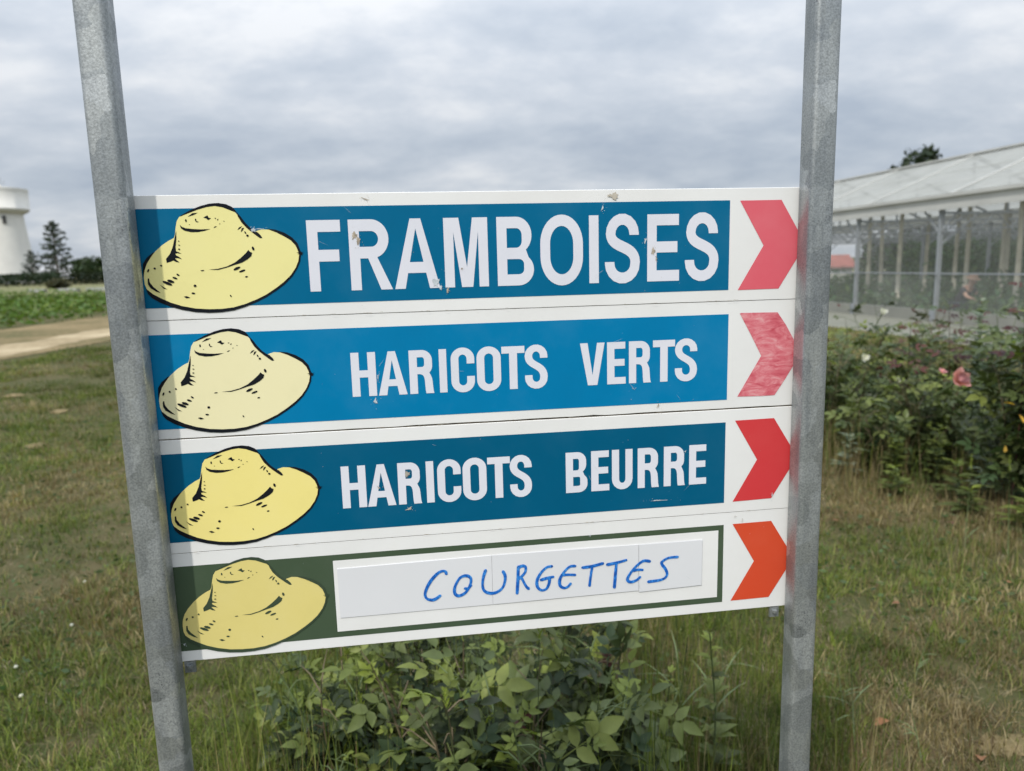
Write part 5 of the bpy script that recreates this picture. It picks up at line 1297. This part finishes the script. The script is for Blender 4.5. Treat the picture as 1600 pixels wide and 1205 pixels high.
for i, (x, y, h, l) in enumerate(((2.30, 4.95, .30, 'grey-green leafy weed just beside the right post at the bed edge'), (2.40, 4.45, .20, 'low leafy weed creeping out of the rose bed into the grass'), (2.72, 4.36, .26, 'low weed standing in the grass in front of the middle of the rose bed'), (2.92, 4.44, .34, 'upright leafy weed in front of the rose bed, left of the tall near rose'), (2.62, 4.10, .16, 'smallest weed in the grass left of the tall near rose'), (2.75, 3.80, .24, 'leafy weed at the dark foot of the tall near rose'))):
    weed((x, y, 0), h, 30 + i, l, M['leaf_pale'] if i in (0, 3) else M['leaf_mid'], 11, .15)
for i, (x, y, h, l) in enumerate(((2.72, 4.62, .42, 'leafy green weed at the foot of the rose bed, nearest the post'), (3.02, 4.66, .50, 'leafy green weed below the pink rose'), (3.22, 4.86, .46, 'pale leafy weed right of and below the pink rose'), (2.52, 4.72, .30, 'short leafy weed at the near corner of the rose bed'))):
    weed((x, y, 0), h, 10 + i, l, M['leaf_pale'] if i == 2 else M['leaf_mid'], 26, .11)
tf = empty('grass_tuft', (-2.20, 2.93, 0)); tag(tf, 'blue-green grass tuft in the lawn well left of the post', 'grass tuft'); rr = random.Random(8)
for i in range(34):
    mb = MB(); a_ = rr.uniform(0, 6.28); leaflet(mb, (rr.gauss(0, .03), rr.gauss(0, .03), 0), (math.cos(a_), math.sin(a_), rr.uniform(.5, 2.2)), rr.uniform(.05, .12), .007, .8)
    mb.build('blade', M['leaf_mid'], tf, True)
# grass growing up through the suckers
r_ = np.random.default_rng(81); n = 1000
x = r_.uniform(-.80, .42, n); y = r_.uniform(1.35, 2.1, n); h = r_.uniform(.22, .62, n) * (.6 + .6 * vnoise(x * 4, y * 4, 6))
tag(mesh_obj('tall_grass', blades('tall_grass', x, y, h, r_.uniform(.002, .0042, n), r_.beta(1.5, 5, n) * .8 + .02, palette(n, x, y, 82, .22) * 1.25, 83, .8)), 'tall green grass blades growing up through the rose suckers', 'grass', None, 'stuff')
# bare patch of sandy soil
mb = MB(); rr = random.Random(3); n = 26
mb.add([(0, 0, .012)] + [(.11 * (1 + rr.uniform(-.35, .35)) * math.cos(k * 2 * math.pi / n), .06 * (1 + rr.uniform(-.35, .35)) * math.sin(k * 2 * math.pi / n), .003) for k in range(n)], [(0, 1 + k, 1 + (k + 1) % n) for k in range(n)])
tag(mb.build('bare_soil', M['verge'], None, True, (1.52, 2.06, 0)), None, None, None, 'structure')

# ------------------------------------------------------------------ the picker in the greenhouse
def skin_body(name, verts, edges, mat, parent, level=2):
    me = bpy.data.meshes.new(name); me.from_pydata([v[:3] for v in verts], edges, []); me.update(); me.materials.append(mat)
    o = mesh_obj(name, me, parent); mod = o.modifiers.new('skin', 'SKIN'); mod.use_smooth_shade = True
    sv_ = me.skin_vertices[0].data
    for i, v in enumerate(verts):
        sv_[i].radius = (v[3], v[4] if len(v) > 4 else v[3]); sv_[i].use_root = (i == 0)
    ss = o.modifiers.new('smooth', 'SUBSURF'); ss.levels = level; ss.render_levels = level
    return o
pr = empty('person', (10.36, 16.9, 0), R(205)); pr.scale = (.9, .9, .86); tag(pr, 'person in a straw hat and dark top bending over the crop inside the greenhouse', 'person')
# local axes: the person faces +y, squatting, reaching forward and down
B = [(0, -.16, .40, .14, .12), (0, -.10, .56, .14, .11), (0, .02, .74, .16, .11), (0, .08, .86, .10, .085), (0, .13, .93, .055), (0, .17, 1.00, .085, .09), (0, .19, 1.07, .088, .10), (0, .18, 1.13, .06),
     (.17, .06, .83, .06), (.24, .20, .64, .044), (.13, .42, .52, .034), (.10, .49, .49, .026),
     (-.17, .06, .83, .06), (-.24, .20, .64, .044), (-.11, .44, .50, .034), (-.08, .51, .47, .026),
     (.11, -.14, .38, .09), (.17, .22, .42, .065), (.16, .02, .08, .042), (.17, .16, .03, .035),
     (-.11, -.14, .38, .09), (-.17, .22, .42, .065), (-.16, .02, .08, .042), (-.17, .16, .03, .035)]
E_ = [(0, 1), (1, 2), (2, 3), (3, 4), (4, 5), (5, 6), (6, 7), (3, 8), (8, 9), (9, 10), (10, 11), (3, 12), (12, 13), (13, 14), (14, 15), (0, 16), (16, 17), (17, 18), (18, 19), (0, 20), (20, 21), (21, 22), (22, 23)]
for sx_, w_ in ((1, 11), (-1, 15)):
    for k in range(5):
        bx, by, bz = B[w_][:3]; u = (k - 2) * .013
        B.append((bx + u, by + (.045 if k else .02), bz - .012, .009)); B.append((bx + u * 1.2 + (sx_ * .02 if k == 0 else 0), by + (.078 if k else .04) - abs(k - 2) * .004, bz - .038, .007))
        E_ += [(w_, len(B) - 2), (len(B) - 2, len(B) - 1)]
skin_body('body', B, E_, M['skin'], pr)
skin_body('shirt', [(0, -.15, .42, .165, .145), (0, -.10, .56, .165, .135), (0, .02, .74, .185, .135), (0, .08, .85, .12, .105), (.17, .06, .83, .078), (.22, .15, .71, .062), (-.17, .06, .83, .078), (-.22, .15, .71, .062)], [(0, 1), (1, 2), (2, 3), (3, 4), (4, 5), (3, 6), (6, 7)], M['cloth_dark'], pr)
skin_body('trousers', [(0, -.17, .40, .16, .14), (.11, -.14, .38, .11), (.17, .22, .42, .083), (.16, .03, .10, .056), (-.11, -.14, .38, .11), (-.17, .22, .42, .083), (-.16, .03, .10, .056)], [(0, 1), (1, 2), (2, 3), (0, 4), (4, 5), (5, 6)], M['cloth_blue'], pr)
mb = MB(); mb.lathe([(.175, .0), (.17, .012), (.105, .03), (.10, .085), (.085, .115), (.04, .13), (.001, .132)], 24); mb.lathe([(.175, 0), (.10, .018)], 24)
o = mb.build('hat', M['straw_hat'], pr, True, (0, .18, 1.09)); o.rotation_euler = (R(-14), 0, 0)
mb = MB(); mb.tube([(0, .272, 1.045), (0, .296, 1.015), (0, .272, 1.005)], [.012, .016, .008], 6); mb.build('nose', M['skin'], pr, True)
for s in (-1, 1):
    mb = MB(); mb.lathe([(.001, -.009), (.010, 0), (.001, .009)], 8, 0, (s * .034, .268, 1.045)); mb.build('eye', M['dark'], pr, True)
    mb = MB(); mb.lathe([(.001, -.03), (.014, -.01), (.016, .012), (.001, .03)], 8, 0, (s * .098, .18, 1.03)); mb.build('ear', M['skin'], pr, True)
mb = MB(); mb.tube([(-.026, .268, .978), (0, .276, .976), (.026, .268, .978)], [.004, .007, .004], 5); mb.build('mouth', M['petal_pink'], pr, True)
